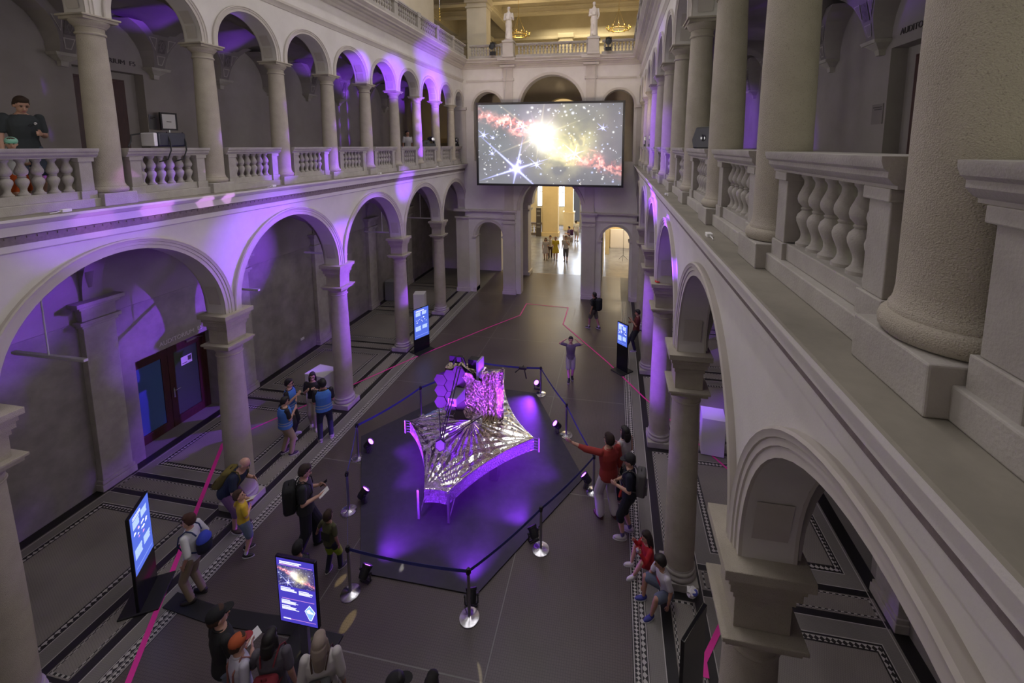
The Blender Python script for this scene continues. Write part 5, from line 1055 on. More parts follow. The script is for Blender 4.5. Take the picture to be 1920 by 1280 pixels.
# ================================================================== purple show lights
HR1, HR2, HL1, HL2 = (1.15, 15.7, 8.15), (1.15, 18.0, 8.15), (-7.8, 17.9, 8.15), (-7.8, 20.9, 8.15); PJ = (-7.66, 6.2, 8.0); RG = (1.12, 7.1, 8.15)
SHOW = (0.25, 0.04, 1.0)
for loc, tgt, pw, ang in ((HR1, (-7.8, 8.4, 5.7), 3600, 13), (HR1, (-7.8, 12.7, 5.4), 2600, 12), (HR1, (-7.8, 6.5, 7.35), 2600, 2.4), (HR1, (-7.8, 9.0, 7.35), 3600, 4.6), (HR1, (-7.8, 10.9, 7.4), 3200, 5), (HR1, (-7.8, 12.9, 7.4), 1800, 4), (HR1, (-7.95, 7.42, 8.0), 1600, 1.9), (HR1, (-7.95, 9.27, 8.1), 1600, 2.2), (HR1, (-7.95, 9.27, 8.8), 1200, 2.2), (HR1, (-7.95, 11.1, 8.4), 1200, 2.4),
                          (HR1, (-7.95, 16.64, 7.6), 2600, 3.6), (HR1, (-7.95, 16.64, 8.1), 2600, 3.6), (HR1, (-7.95, 16.64, 8.6), 2600, 3.6), (HR1, (-7.95, 16.64, 9.1), 2600, 3.6), (HR1, (-7.95, 16.64, 9.6), 2600, 4), (HR2, (-7.95, 18.49, 8.9), 2200, 3.6), (HR2, (-7.95, 18.49, 9.4), 2600, 3.6), (RG, (-7.95, 14.6, 10.25), 2200, 9), (RG, (-7.95, 18.2, 10.25), 3000, 9), (RG, (-7.95, 12.6, 10.3), 1500, 6), (RG, (-9.6, 8.5, 10.65), 1300, 5), (RG, (-9.8, 10.5, 10.65), 1300, 4.5), (HR1, (-7.95, 12.94, 8.3), 900, 2.2), (HR1, (-7.95, 17.5, 10.3), 1500, 6), (HR2, (-7.95, 18.49, 10.0), 1500, 9), (HR2, (-7.6, 17.6, 11.5), 2600, 20), (HR1, (-11.4, 9.2, 3.2), 3600, 13), (HR1, (-7.9, 14.79, 2.0), 2600, 4), (HR1, (-7.9, 11.1, 2.6), 2600, 13), (HR1, (-7.8, 5.2, 6.6), 2600, 6), (HR1, (-7.8, 15.0, 6.4), 1500, 10),
                          (PJ, (1.2, 11.09, 2.1), 1500, 11), (PJ, (1.25, 14.79, 2.2), 1300, 10), (PJ, (1.3, 12.9, 5.9), 3600, 11), (PJ, (1.3, 16.6, 5.6), 1500, 8), (PJ, (1.2, 9.35, 6.05), 2200, 5), (PJ, (1.12, 7.9, 5.6), 2600, 3), (PJ, (1.3, 11.1, 7.9), 500, 12), (PJ, (1.3, 14.8, 8.4), 1200, 14), (PJ, (1.3, 18.5, 8.8), 700, 9), (HL2, (3.0, 10.6, 10.7), 900, 9)):
    spot('show_light', loc, tgt, pw * 7, SHOW, ang, 0.8, 0.06)
# added spots standing in for glints thrown back by the mirror facets
for tgt, ang, pw, col in (((-4.05, 4.75, 0), 2.2, 60, (1, .85, .2)), ((-4.6, 5.05, 0), 2.0, 50, (1, .85, .2)), ((-4.2, 5.6, 0), 2.4, 40, (1, .85, .3)), ((-4.75, 6.2, 0), 2.0, 30, (1, .85, .35)), ((-1.85, 5.3, 0), 1.4, 40, (1, .9, .5)), ((-2.5, 4.75, 0), 1.6, 40, (1, .9, .4)), ((-1.6, 4.85, 0), 1.3, 35, (1, .9, .5)), ((-3.75, 6.55, 0), 1.6, 26, (1, .95, .8)), ((-1.95, 4.05, 0), 1.5, 40, (1, .9, .5)), ((-4.35, 4.55, 0), 1.8, 60, (1, .85, .2)),
                          ((-7.6, 6.0, 6.78), 4.2, 110, (.75, .25, 1)), ((-7.6, 6.9, 6.72), 3.0, 130, (.75, .35, 1)), ((-7.6, 7.35, 6.8), 2.4, 130, (.75, .35, 1)), ((-7.6, 5.2, 6.6), 4, 80, (.6, .2, 1))):
    spot('added_glint_spot', (-3.9, 9.35, 1.75), tgt, pw * (30 if tgt[2] == 0 else 12), col, ang, 0.35, 0.01)
# ================================================================== people
COLC = {}
def cloth(col, rough=0.85):
    k = 'cloth_%02x%02x%02x' % tuple(int(255 * c) for c in col)
    if k not in MATS: principled(k, col, rough)
    return k
principled('skin_light', (0.52, 0.30, 0.22), 0.55); principled('skin_tan', (0.40, 0.21, 0.14), 0.55); principled('skin_brown', (0.20, 0.10, 0.065), 0.55)
principled('eye_dark', (0.02, 0.015, 0.012), 0.2); principled('lip', (0.36, 0.13, 0.11), 0.5)
def rotx(v, a): return Vector((v[0], v[1] * math.cos(a) - v[2] * math.sin(a), v[1] * math.sin(a) + v[2] * math.cos(a)))
def rotz(v, a): return Vector((v[0] * math.cos(a) - v[1] * math.sin(a), v[0] * math.sin(a) + v[1] * math.cos(a), v[2]))
def ik(a, b, l1, l2, bend):
    d = b - a; L = min(d.length, (l1 + l2) * 0.999); u = d.normalized(); x = (l1 * l1 - l2 * l2 + L * L) / (2 * L); h = math.sqrt(max(l1 * l1 - x * x, 0)); bd = Vector(bend); bd = bd - u * bd.dot(u)
    if bd.length < 1e-4: bd = Vector((0, 1, 0)) - u * u.y
    return a + u * x + bd.normalized() * h
ARMS = {'down': ((.028, -.012, -.165), (.008, .035, -.145)), 'front': ((.022, -.005, -.165), (-.045, .135, .012)), 'front_high': ((.02, .03, -.155), (-.06, .10, .09)), 'crossed': ((.025, .03, -.155), (-.135, .07, .01)),
        'hip': ((.085, -.055, -.135), (-.085, .06, -.085)), 'head': ((.135, .03, .045), (-.115, -.05, .06)), 'back': ((.06, -.06, -.14), (-.06, -.02, -.12)), 'out': ((.09, .0, -.13), (.07, .03, -.11)), 'pocket': ((.045, -.05, -.155), (-.02, .06, -.125)), 'swing': ((.03, -.08, -.15), (.01, .0, -.15))}
def person(label, pos, heading, H, outfit, arms=('down', 'down'), lean=0.0, head=(0, 0), feet=None, pelvis=None, knees=None, build=1.0, detail=1, group=None, turn=0.0, z=0.0):
    """outfit: dict(skin, hair=(style,col), top=(col,sleeve), legs=(col,style), shoes=col, extra=[...])"""
    root = thing('person', label, 'person', (pos[0], pos[1], z), heading - 90, group); S = H; B = build; HS = 1.22 if H < 1.45 else 1.06
    vox = {2: 0.0075, 1: 0.009, 0: 0.016}[detail]
    pel = Vector(pelvis or (0, 0, 0.525)) * S
    def sp(x, y, zz): return pel + rotx(Vector((x, y, zz - 0.525)) * S, -lean)       # spine frame
    hips = [pel + Vector((s * .052, 0, -.01)) * S for s in (-1, 1)]
    ft = feet or ((-.062, .0), (.062, .0)); ank = []; kn = []
    for i, s in enumerate((-1, 1)):
        f = ft[i]; zz = f[2] if len(f) > 2 else 0.042
        a = Vector((f[0], f[1], zz)) * S; ank.append(a); kn.append(ik(hips[i], a, .248 * S, .245 * S, knees[i] if knees else (s * .12, 1, 0)))
    shl = [sp(s * .108 * (0.92 + 0.08 * B), -.005, .812) for s in (-1, 1)]; elb = []; wri = []
    for i, s in enumerate((-1, 1)):
        A = ARMS[arms[i]] if isinstance(arms[i], str) else arms[i]
        e = shl[i] + rotx(Vector((A[0][0] * s, A[0][1], A[0][2])) * S, -lean * 0.5); w = e + Vector((A[1][0] * s, A[1][1], A[1][2])) * S; elb.append(e); wri.append(w)
    nk = sp(0, -.004, .845); hy, hp = head
    def hd(x, y, zz): v = rotz(rotx(Vector((x, y, zz - 0.86)) * S * HS, hp), hy); return nk + Vector((0, 0, 0.015 * S)) + rotx(v, -lean * 0.3)
    def hM(): return Matrix([[*hd(1, 0, .86) - hd(0, 0, .86)], [*hd(0, 1, .86) - hd(0, 0, .86)], [*hd(0, 0, 1.86) - hd(0, 0, .86)]]).transposed() * (1 / S)
    HM = hM()
    def E(m, c, r, nu=16, nv=10): m.ell(hd(*c), [q * S for q in r], nu, nv, 0, HM)    # HM carries the head scale
    TOR = [(.455, .070, .055), (.50, .092, .070), (.545, .090, .066), (.61, .080, .058), (.67, .088, .063), (.73, .097, .067), (.785, .100, .056), (.82, .070, .044), (.85, .036, .036)]
    def torso(m, z0, z1, g=0.0, mul=1.0, n=20, flare=0.0):
        rings = [(zz, a, b) for zz, a, b in TOR if z0 < zz < z1]
        def at(q):
            for (a0, b0) in zip(TOR[:-1], TOR[1:]):
                if a0[0] <= q <= b0[0]: t = (q - a0[0]) / (b0[0] - a0[0]); return tuple(a0[i] + (b0[i] - a0[i]) * t for i in range(3))
            return TOR[0] if q < TOR[0][0] else TOR[-1]
        rings = [(z0, *at(z0)[1:])] + rings + [(z1, *at(z1)[1:])]
        vs = []
        for zz, a, b in rings:
            fl = 1 + flare * (z1 - zz)
            for i in range(n): t = 2 * math.pi * i / n; vs.append(tuple(sp((a * B * mul * fl + g / S) * math.cos(t), (b * B * mul * fl + g / S) * math.sin(t), zz)))
        k = len(rings); fs = [(j * n + i, j * n + (i + 1) % n, (j + 1) * n + (i + 1) % n, (j + 1) * n + i) for j in range(k - 1) for i in range(n)]
        m.add(vs, fs + [tuple(range(n))[::-1], tuple(range((k - 1) * n, k * n))])
    r = lambda q: q * S * (0.6 + 0.4 * B)
    # --- body
    m = MB(); torso(m, .455, .85)
    m.tube([nk - Vector((0, 0, .03)) * S, hd(0, .004, .90)], [r(.031), r(.028)], 14); m.ell(nk, (r(.034),) * 3)
    E(m, (0, -.006, .937), (.044, .054, .055)); E(m, (0, .014, .898), (.034, .038, .040)); E(m, (0, .030, .878), (.018, .020, .014))
    m.tube([hd(0, .045, .928), hd(0, .062, .907), hd(0, .050, .900)], [.006 * S, .0095 * S, .007 * S], 8); E(m, (0, .061, .907), (.010, .010, .008), 10, 6)
    for s in (-1, 1): E(m, (s * .044, -.002, .918), (.007, .014, .019), 10, 8)
    for i, s in enumerate((-1, 1)):
        capsule(m, shl[i], elb[i], r(.031), r(.023)); capsule(m, elb[i], wri[i], r(.024), r(.016))
        d = (wri[i] - elb[i]).normalized(); sd_ = d.cross(Vector((s, 0.2, 0.1))); sd_.normalize(); nrm = d.cross(sd_)
        pc = wri[i] + d * .030 * S
        m.ell(pc, (.022 * S, .026 * S, .010 * S), 12, 8, 0, Matrix([[*sd_], [*d], [*nrm]]).transposed())
        for q in range(4):
            o = (q - 1.5) * .0105 * S; L = (.036, .042, .040, .031)[q] * S; b0 = pc + sd_ * o + d * .020 * S; b1 = b0 + d * L * .55 + nrm * .004 * S + sd_ * o * .12; b2 = b1 + d * L * .4 + nrm * .014 * S
            capsule(m, b0, b1, .0054 * S, .005 * S, 8); capsule(m, b1, b2, .005 * S, .0042 * S, 8)
        tb0 = pc - d * .010 * S + sd_ * .018 * S; tb1 = tb0 + d * .018 * S + sd_ * .014 * S; capsule(m, tb0, tb1, .0075 * S, .006 * S, 8); capsule(m, tb1, tb1 + d * .018 * S + nrm * .008 * S, .006 * S, .005 * S, 8)
        capsule(m, hips[i], kn[i], r(.050), r(.034)); capsule(m, kn[i], kn[i].lerp(ank[i], .35), r(.034), r(.034)); capsule(m, kn[i].lerp(ank[i], .35), ank[i], r(.034), r(.020))
        fd = Vector((s * .18, 1, 0)).normalized() if not knees or len(ft[i]) < 3 else Vector((s * .1, 1, 0)).normalized()
        fd = rotz(fd, turn)
        m.ell(ank[i] + fd * .03 * S - Vector((0, 0, .018)) * S, (.024 * S, .060 * S, .020 * S), 12, 8, 0, Matrix([[fd.y, -fd.x, 0], [*fd], [0, 0, 1]]).transposed())
    blob(m, 'body', outfit['skin'], root, vox, 2)
    if detail:
        for s in (-1, 1): e = MB(); E(e, (s * .0165, .0475, .927), (.0065, .005, .0045), 8, 6); e.build('eye', 'eye_dark', root, smooth=180)
        e = MB(); E(e, (0, .052, .888), (.013, .005, .0038), 10, 6); e.build('mouth', 'lip', root, smooth=180)
        e = MB()
        for s in (-1, 1): E(e, (s * .018, .0485, .938), (.012, .004, .0028), 8, 6)
        if outfit['hair'][0] != 'none': e.build('eyebrow', cloth(tuple(c * .6 for c in outfit['hair'][1])), root, smooth=180)
    # --- shirt
    if outfit.get('top'):
        col, sl = outfit['top'][:2]; hem = outfit['top'][2] if len(outfit['top']) > 2 else .495
        m = MB(); torso(m, hem, .835, .012 * S / 1.7, 1.03, flare=0.05)
        for i, s in enumerate((-1, 1)):
            f = {'short': .72, 'long': 1.0, 'none': 0.0, 'elbow': 0.98}[sl]
            if f: capsule(m, shl[i], shl[i].lerp(elb[i], f), r(.0365), r(.035))
            else: m.ell(shl[i].lerp(sp(0, 0, .80), .25), (r(.040),) * 3)
            if sl == 'long': capsule(m, elb[i], elb[i].lerp(wri[i], outfit.get('cuff', .93)), r(.033), r(.024))
        blob(m, 'shirt', cloth(col), root, max(vox, .009), 3)
        if sl != 'none' or True:
            c = MB(); c.tube([tuple(sp(.042 * math.cos(t * .5236), .040 * math.sin(t * .5236) - .002, .838 - .006 * math.sin(t * .5236))) for t in range(12)], .007 * S, 6, closed=True); c.build('collar', cloth(tuple(min(1, q * 1.15 + .004) for q in col)), root, smooth=180)
    if outfit.get('dress'):
        m = MB(); torso(m, .50, .83, .012, 1.02)
        vs = []; n = 20
        for zz, rx, ry in ((.60, .088, .066), (.50, .115, .092), (.40, .135, .11), (.31, .150, .125)):
            for i in range(n): t = 2 * math.pi * i / n; k = 1 + .05 * math.sin(t * 6); vs.append(tuple(sp(rx * k * math.cos(t), ry * k * math.sin(t), zz)))
        m.add(vs, [(j * n + i, j * n + (i + 1) % n, (j + 1) * n + (i + 1) % n, (j + 1) * n + i) for j in range(3) for i in range(n)] + [tuple(range(n)), tuple(range(3 * n, 4 * n))[::-1]])
        for i in (0, 1): capsule(m, shl[i], shl[i].lerp(elb[i], .6), r(.040), r(.034))
        blob(m, 'dress', cloth(outfit['dress']), root, .012, 3)
    # --- trousers, shorts
    if outfit.get('legs'):
        col, st = outfit['legs']; m = MB(); torso(m, .452, .575, .008 * S / 1.7, 1.05); wd = 1.25 if st == 'wide' else 1.0
        for i, s in enumerate((-1, 1)):
            if st == 'shorts': capsule(m, hips[i], hips[i].lerp(kn[i], .86), r(.062), r(.056))
            elif st == 'knee': capsule(m, hips[i], kn[i], r(.060), r(.047)); capsule(m, kn[i], kn[i].lerp(ank[i], .15), r(.047), r(.046))
            else:
                capsule(m, hips[i], kn[i], r(.058), r(.043 * wd)); lo = ank[i] + (kn[i] - ank[i]).normalized() * .015 * S; capsule(m, kn[i], lo, r(.043 * wd), r(.034 * wd * (1.1 if st == 'wide' else 1)))
        blob(m, 'shorts' if st in ('shorts', 'knee') else 'trousers', cloth(col), root, max(vox, .009), 3)
        if outfit.get('knee_patch'):
            m = MB()
            for i in (0, 1): capsule(m, kn[i].lerp(hips[i], .45), kn[i].lerp(hips[i], -.02), r(.060), r(.050))
            blob(m, 'leg_panel', cloth(outfit['knee_patch']), root, .009, 2)
    # --- shoes
    for i, s in enumerate((-1, 1)):
        fd = rotz(Vector((s * .18, 1, 0)).normalized(), turn); M = Matrix([[fd.y, -fd.x, 0], [*fd], [0, 0, 1]]).transposed(); m = MB(); b = ank[i] - Vector((0, 0, .042)) * S
        m.ell(b + fd * .035 * S + Vector((0, 0, .022)) * S, (.030 * S, .076 * S, .024 * S), 14, 8, 0, M); m.ell(b - fd * .008 * S + Vector((0, 0, .036)) * S, (.028 * S, .036 * S, .030 * S), 12, 8, 0, M); m.v = [(x, y, max(zz, b.z + .001)) for x, y, zz in m.v]
        sh = m.build('shoe', cloth(outfit['shoes'], .6), root, smooth=180)
        k = MB(); n = 18; pts = [b + fd * .034 * S + M @ Vector((.031 * S * math.cos(t * 2 * math.pi / n), .079 * S * math.sin(t * 2 * math.pi / n), 0)) for t in range(n)]
        k.add([tuple(p) for p in pts] + [tuple(p + Vector((0, 0, .011 * S))) for p in pts], [tuple(range(n))[::-1], tuple(range(n, 2 * n))] + [(t, (t + 1) % n, n + (t + 1) % n, n + t) for t in range(n)]); k.build('sole', cloth(outfit.get('sole', (.55, .53, .52))), sh)
        if outfit.get('socks'):
            q = MB(); q.tube([ank[i] + Vector((0, 0, -.005)) * S, ank[i].lerp(kn[i], .22)], [r(.024), r(.026)], 12); q.build('sock', cloth(outfit['socks']), root, smooth=60)
    # --- hair and hats
    st, hc = outfit['hair']; hm = cloth(hc)
    if st != 'none':
        m = MB()
        if st != 'bald':
            E(m, (0, -.013, .949), (.0485, .054, .0535)); E(m, (0, -.030, .927), (.046, .036, .048)); E(m, (0, .012, .975), (.040, .036, .026))
            for s in (-1, 1): E(m, (s * .040, -.012, .930), (.012, .024, .034), 10, 8)
        else:
            E(m, (0, -.036, .915), (.043, .028, .026)); 
            for s in (-1, 1): E(m, (s * .041, -.014, .918), (.010, .026, .020), 10, 8)
        if st in ('long', 'bob'):
            lo = .775 if st == 'long' else .85
            m.tube([hd(0, -.026, .93), hd(0, -.036, .88), hd(0, -.046, lo)], [.052 * S, .054 * S, .040 * S], 14); m.ell(hd(0, -.046, lo), (.042 * S, .03 * S, .03 * S))
            for s in (-1, 1): m.tube([hd(s * .040, .0, .94), hd(s * .047, -.005, .88), hd(s * .046, -.012, lo + .015)], [.016 * S, .018 * S, .012 * S], 8)
        if st == 'pony': m.tube([hd(0, -.055, .95), hd(0, -.085, .92), hd(0, -.075, .84)], [.022 * S, .026 * S, .010 * S], 10)
        blob(m, 'hair', hm, root, max(vox, .009), 1)
    if outfit.get('cap'):
        cc = outfit['cap']; back = outfit.get('cap_back', False); q = -1 if back else 1; m = MB(); E(m, (0, -.006, .955), (.0535, .062, .050)); m.v = m.v
        lowz = hd(0, 0, .945)
        hat = m.build('cap', cloth(cc), root, smooth=180)
        bm_ = MB(); n = 12; top = []; bot = []
        for t in range(n + 1):
            a = math.pi * t / n; top.append(hd(.041 * math.cos(a), q * (.040 + .060 * math.sin(a)), .955 - .010 * math.sin(a))); bot.append(hd(.041 * math.cos(a), q * (.040 + .060 * math.sin(a)), .950 - .010 * math.sin(a)))
        bm_.add([tuple(p) for p in top + bot], [tuple(range(n + 1)), tuple(range(n + 1, 2 * n + 2))[::-1]] + [(t, t + 1, n + 2 + t, n + 1 + t) for t in range(n)] + [(n, 0, n + 1, 2 * n + 1)]); bm_.build('brim', cloth(outfit.get('brim', cc)), hat, smooth=40)
    if outfit.get('glasses'):
        m = MB()
        for s in (-1, 1): m.tube([hd(s * .0185 + .014 * math.cos(t * .6283), .056, .926 + .011 * math.sin(t * .6283)) for t in range(10)], .0022 * S, 6, closed=True); m.tube([hd(s * .033, .054, .928), hd(s * .046, .0, .928)], .002 * S, 6)
        m.tube([hd(-.005, .058, .928), hd(.005, .058, .928)], .002 * S, 6); m.build('glasses', 'black', root)
    if outfit.get('vest'):
        m = MB(); torso(m, .50, .828, .028, 1.06); vb = blob(m, 'safety_vest', cloth(outfit['vest']), root, .011, 3)
        for zz in (.56, .60):
            c = MB(); n = 24; a_ = (.083 * B * 1.06 + .036 / S); b_ = (.062 * B * 1.06 + .036 / S)
            P = [sp(a_ * 1.05 * math.cos(t * 2 * math.pi / n), b_ * 1.05 * math.sin(t * 2 * math.pi / n), zz) for t in range(n)]; P2 = [p + rotx(Vector((0, 0, .016 * S)), -lean) for p in P]
            c.add([tuple(p) for p in P + P2], [(t, (t + 1) % n, n + (t + 1) % n, n + t) for t in range(n)]); c.build('reflective_band', cloth((.30, .36, .50), .35), root, smooth=60)
        c = MB(); c.tube([sp(-.035, -.03, .85), sp(-.03, .055, .80), sp(0, .085, .70), sp(.03, .055, .80), sp(.035, -.03, .85)], .006, 6); c.build('lanyard', 'paper', root)
    root['h'] = H; del root['h']
    inv = Matrix.Translation(root.location) @ Matrix.Rotation(math.radians(heading - 90), 4, 'Z')
    return dict(root=root, sp=sp, hd=hd, wri=wri, elb=elb, shl=shl, M=inv, S=S)
def W(P, v): return P['M'] @ Vector(v)
def pack(P, label, col, size=(.16, .09, .26), zc=.70, strap=None, style='box', off=0.0, pocket=None):
    """a backpack worn by person P: stays a thing of its own"""
    S = P['S']; t = thing('backpack', label, 'backpack', (0, 0, 0)); t.matrix_world = P['M'].copy(); sp = P['sp']; sx, sy, sz = size
    if style == 'sack': m = MB(); m.lathe([(sx * .5, zc * S - sz * .5), (sx * 1.0, zc * S - sz * .42), (sx * 1.08, zc * S - sz * .15), (sx * .95, zc * S + sz * .2), (sx * .55, zc * S + sz * .42), (sx * .2, zc * S + sz * .5)], n=18)
    else:
        m = MB(); m.box((-sx, -sy, zc * S - sz), (sx, sy, zc * S + sz))
    by = -(.070 * S + sy + .012)
    def mv(q): a = sp(0, 0, q[2] / S); return (a.x + q[0] + off, a.y + q[1] * (1 if style != 'sack' else sy / sx) + by, a.z)
    m.v = [mv(q) for q in m.v]
    b = m.build('bag_body', cloth(col), t, smooth=60, bevel=0 if style == 'sack' else min(sx, sy) * .55)
    if pocket:
        m = MB(); zt = (.18 if style == 'sack' else .0)
        if style == 'sack': m.lathe([(sx * 1.0, zc * S + sz * .12), (sx * .97, zc * S + sz * .22), (sx * .58, zc * S + sz * .44), (sx * .22, zc * S + sz * .52)], n=18); m.v = [mv((q[0] * 1.03, q[1] * 1.03, q[2])) for q in m.v]; m.build('bag_top', cloth(pocket), t, smooth=60)
        else: m.box((-sx * .8, -sy - .03, zc * S - sz * .75), (sx * .8, -sy + .01, zc * S + sz * .05)); m.v = [mv(q) for q in m.v]; m.build('front_pocket', cloth(pocket), t, bevel=.015)
    sc_ = cloth(strap or tuple(c * .7 for c in col))
    for s in (-1, 1):
        m = MB(); m.tube([sp(s * .045, -.085, .78), sp(s * .058, -.055, .835), sp(s * .062, .0, .858), sp(s * .066, .070, .80), sp(s * .080, .080, .72), sp(s * .088, .015, .63), sp(s * .06, -.085, .60)], .011, 6); m.v = [(x, y, zz) for x, y, zz in m.v]; m.build('strap', sc_, t, smooth=60)
    if style != 'sack': m = MB(); z1 = zc * S + sz; m.tube([mv((-.03, 0, z1 - .01)), mv((-.025, 0, z1 + .035)), mv((.025, 0, z1 + .035)), mv((.03, 0, z1 - .01))], .007, 6); m.build('grab_loop', sc_, t)
    return t
def held(name, P, hand, label, cat, size, mat, tilt=0.5, off=(0, .03, .02), rz=0.0):
    """a flat thing lying in a hand"""
    d = (P['wri'][hand] - P['elb'][hand]).normalized(); c = P['wri'][hand] + d * .045 * P['S'] + Vector(off); o = MB(); o.box((-size[0] / 2, -size[1] / 2, -size[2] / 2), (size[0] / 2, size[1] / 2, size[2] / 2)); ob = o.build(name, mat, bevel=min(size) * .3)
    ob.matrix_world = P['M'] @ Matrix.Translation(c) @ Matrix.Rotation(rz, 4, 'Z') @ Matrix.Rotation(tilt, 4, 'X'); return tag(ob, label, cat)
BLK = (.012, .012, .014); NAVY = (.012, .016, .035); DHAIR = (.012, .009, .008); BHAIR = (.05, .025, .014); WHT = (.62, .60, .62); GRY = (.10, .10, .11)
# the left front
p = person('kid in white T-shirt and beige trousers with a blue drawstring bag', (-7.03, 5.47), 198, 1.61, dict(skin='skin_light', hair=('short', (.05, .018, .012)), top=((.55, .55, .58), 'elbow', .50), legs=((.24, .19, .13), 'long'), shoes=(.02, .015, .015), sole=(.03, .03, .03)), arms=('pocket', 'pocket'), head=(.25, -.1), build=.95, feet=((-.05, .02), (.06, -.03)), detail=2)
pack(p, 'black and blue drawstring bag on the back of the kid in white', (.010, .012, .03), (.125, .10, .34), .69, style='sack', pocket=(.03, .05, .42), strap=(.01, .02, .08), off=-.03)
p = person('boy in yellow T-shirt and denim shorts with a hand on his hip', (-6.9, 6.36), 55, 1.30, dict(skin='skin_light', hair=('short', BHAIR), top=((.62, .42, .03), 'short', .52), legs=((.13, .17, .24), 'shorts'), shoes=(.015, .013, .015), sole=(.6, .6, .6), socks=(.5, .5, .5)), arms=('hip', 'crossed'), head=(-.5, .25), feet=((-.06, .02), (.09, -.02)), turn=-.35, detail=2)
p = person('bald man in dark striped shirt stooping beside the column, reading', (-7.50, 6.80), 8, 1.74, dict(skin='skin_light', hair=('bald', (.25, .2, .18)), top=((.012, .018, .045), 'short', .49), legs=((.16, .08, .18), 'knee'), shoes=(.05, .03, .03)), arms=('front', ((.03, .06, -.15), (.0, .14, -.05))), lean=.62, head=(.1, -.5), pelvis=(0, -.09, .50), build=1.22, detail=2)
pack(p, 'olive green backpack on the stooping bald man', (.13, .10, .02), (.15, .10, .25), .72, pocket=(.11, .085, .018))
held('leaflet', p, 1, 'pale folded leaflet held by the bald man', 'leaflet', (.11, .21, .006), 'paper', .4)
p = person('man in black T-shirt and black trousers reading a leaflet', (-5.74, 6.62), 36, 1.80, dict(skin='skin_light', hair=('short', (.03, .018, .014)), top=((.022, .024, .026), 'short', .49), legs=((.012, .013, .02), 'wide'), shoes=(.012, .01, .01), sole=(.02, .02, .02)), arms=('front', 'front'), head=(0, -.32), feet=((-.05, .09), (.06, -.10)), build=1.12, detail=2)
pack(p, 'black backpack of the man reading a leaflet', (.010, .010, .012), (.17, .11, .27), .68)
held('leaflet', p, 1, 'folded leaflet in the hands of the man in black', 'leaflet', (.12, .20, .01), 'paper', .5, rz=.3); held('phone', p, 0, 'dark phone held over a leaflet by the man in black', 'phone', (.075, .15, .009), 'black_gloss', .6)
p = person('boy in olive T-shirt and lime trousers walking by the left belt', (-5.0, 6.30), 80, 1.24, dict(skin='skin_tan', hair=('short', (.03, .012, .010)), top=((.075, .075, .035), 'short', .50), legs=((.02, .022, .04), 'long'), knee_patch=(.30, .42, .02), shoes=(.03, .03, .035)), arms=('out', 'down'), head=(.15, 0), feet=((-.06, -.02), (.07, .10)), detail=2)
m = MB(); m.box((-.10, -.005, .0), (.10, .005, .16)); o = m.build('printed_patch', cloth((.03, .03, .02)), p['root']); o.matrix_local = Matrix.Translation(p['sp'](0, -.075, .60))
# the four by the left column
V = (.07, .20, .62)
p = person('man in blue vest and dark trousers, his back turned, right of the woman', (-7.50, 9.55), 128, 1.72, dict(skin='skin_tan', hair=('short', DHAIR), top=(BLK, 'short', .50), legs=((.022, .028, .05), 'long'), shoes=(.30, .26, .28), vest=V), arms=('front', 'front'), head=(.2, 0), build=1.08, feet=((-.075, -.02), (.08, .02)), detail=2)
p = person('woman in black top and beige trousers facing the man in the vest', (-8.16, 10.0), -65, 1.59, dict(skin='skin_light', hair=('long', (.02, .012, .012)), top=(BLK, 'short', .55), legs=((.40, .34, .30), 'wide'), shoes=(.5, .48, .45), glasses=1), arms=('front_high', 'front_high'), head=(.1, -.05), feet=((-.04, .10), (.05, -.05)), detail=2)
held('keys', p, 0, 'bunch of keys and card in the hands of the woman in black', 'keys', (.06, .09, .03), 'chrome', .3)
p = person('man with glasses in blue vest, rear one of the left pair', (-8.46, 9.48), 18, 1.66, dict(skin='skin_light', hair=('short', DHAIR), top=(BLK, 'short', .50), legs=((.02, .02, .025), 'long'), shoes=(.5, .5, .5), vest=V, glasses=1), arms=('crossed', 'front_high'), head=(.1, -.1), detail=2)
p = person('man in loose blue vest and khaki trousers, front one of the left pair', (-8.10, 8.87), 62, 1.55, dict(skin='skin_light', hair=('short', DHAIR), top=(BLK, 'short', .50), legs=((.36, .28, .18), 'long'), shoes=(.05, .03, .06), vest=V), arms=('crossed', 'front_high'), head=(.0, -.25), build=1.18, feet=((-.08, -.03), (.07, .03)), detail=2)
# middle of the hall
p = person('boy in violet lit shirt and shorts with both hands behind his head', (-1.33, 13.73), -85, 1.50, dict(skin='skin_light', hair=('short', DHAIR), top=((.16, .12, .20), 'short', .50), legs=((.40, .36, .42), 'shorts'), shoes=(.03, .03, .03), socks=(.03, .03, .03)), arms=('head', 'head'), feet=((-.035, -.03), (.03, .10)), detail=1)
p = person('man in dark shirt and grey shorts walking away to the left', (-.76, 18.0), 155, 1.60, dict(skin='skin_tan', hair=('short', DHAIR), top=((.012, .014, .022), 'short', .50), legs=((.12, .11, .10), 'shorts'), shoes=(.05, .04, .04), socks=(.5, .5, .5)), arms=('down', 'down'), feet=((-.05, .12), (.05, -.14)), detail=1)
pack(p, 'black backpack of the man walking away by the far pier', (.010, .012, .016), (.15, .11, .26), .70)
p = person('man in dark red shirt leaning on a right column, looking at his phone', (.93, 16.2), 178, 1.66, dict(skin='skin_tan', hair=('short', DHAIR), top=((.10, .012, .016), 'short', .50), legs=((.014, .015, .025), 'long'), shoes=(.2, .2, .22)), arms=('front_high', 'front'), lean=-.10, head=(0, -.25), feet=((-.04, .02), (.05, .22, .06)), detail=1)
held('phone', p, 0, 'phone of the man leaning on the right column', 'phone', (.07, .14, .01), 'black_gloss', .8)
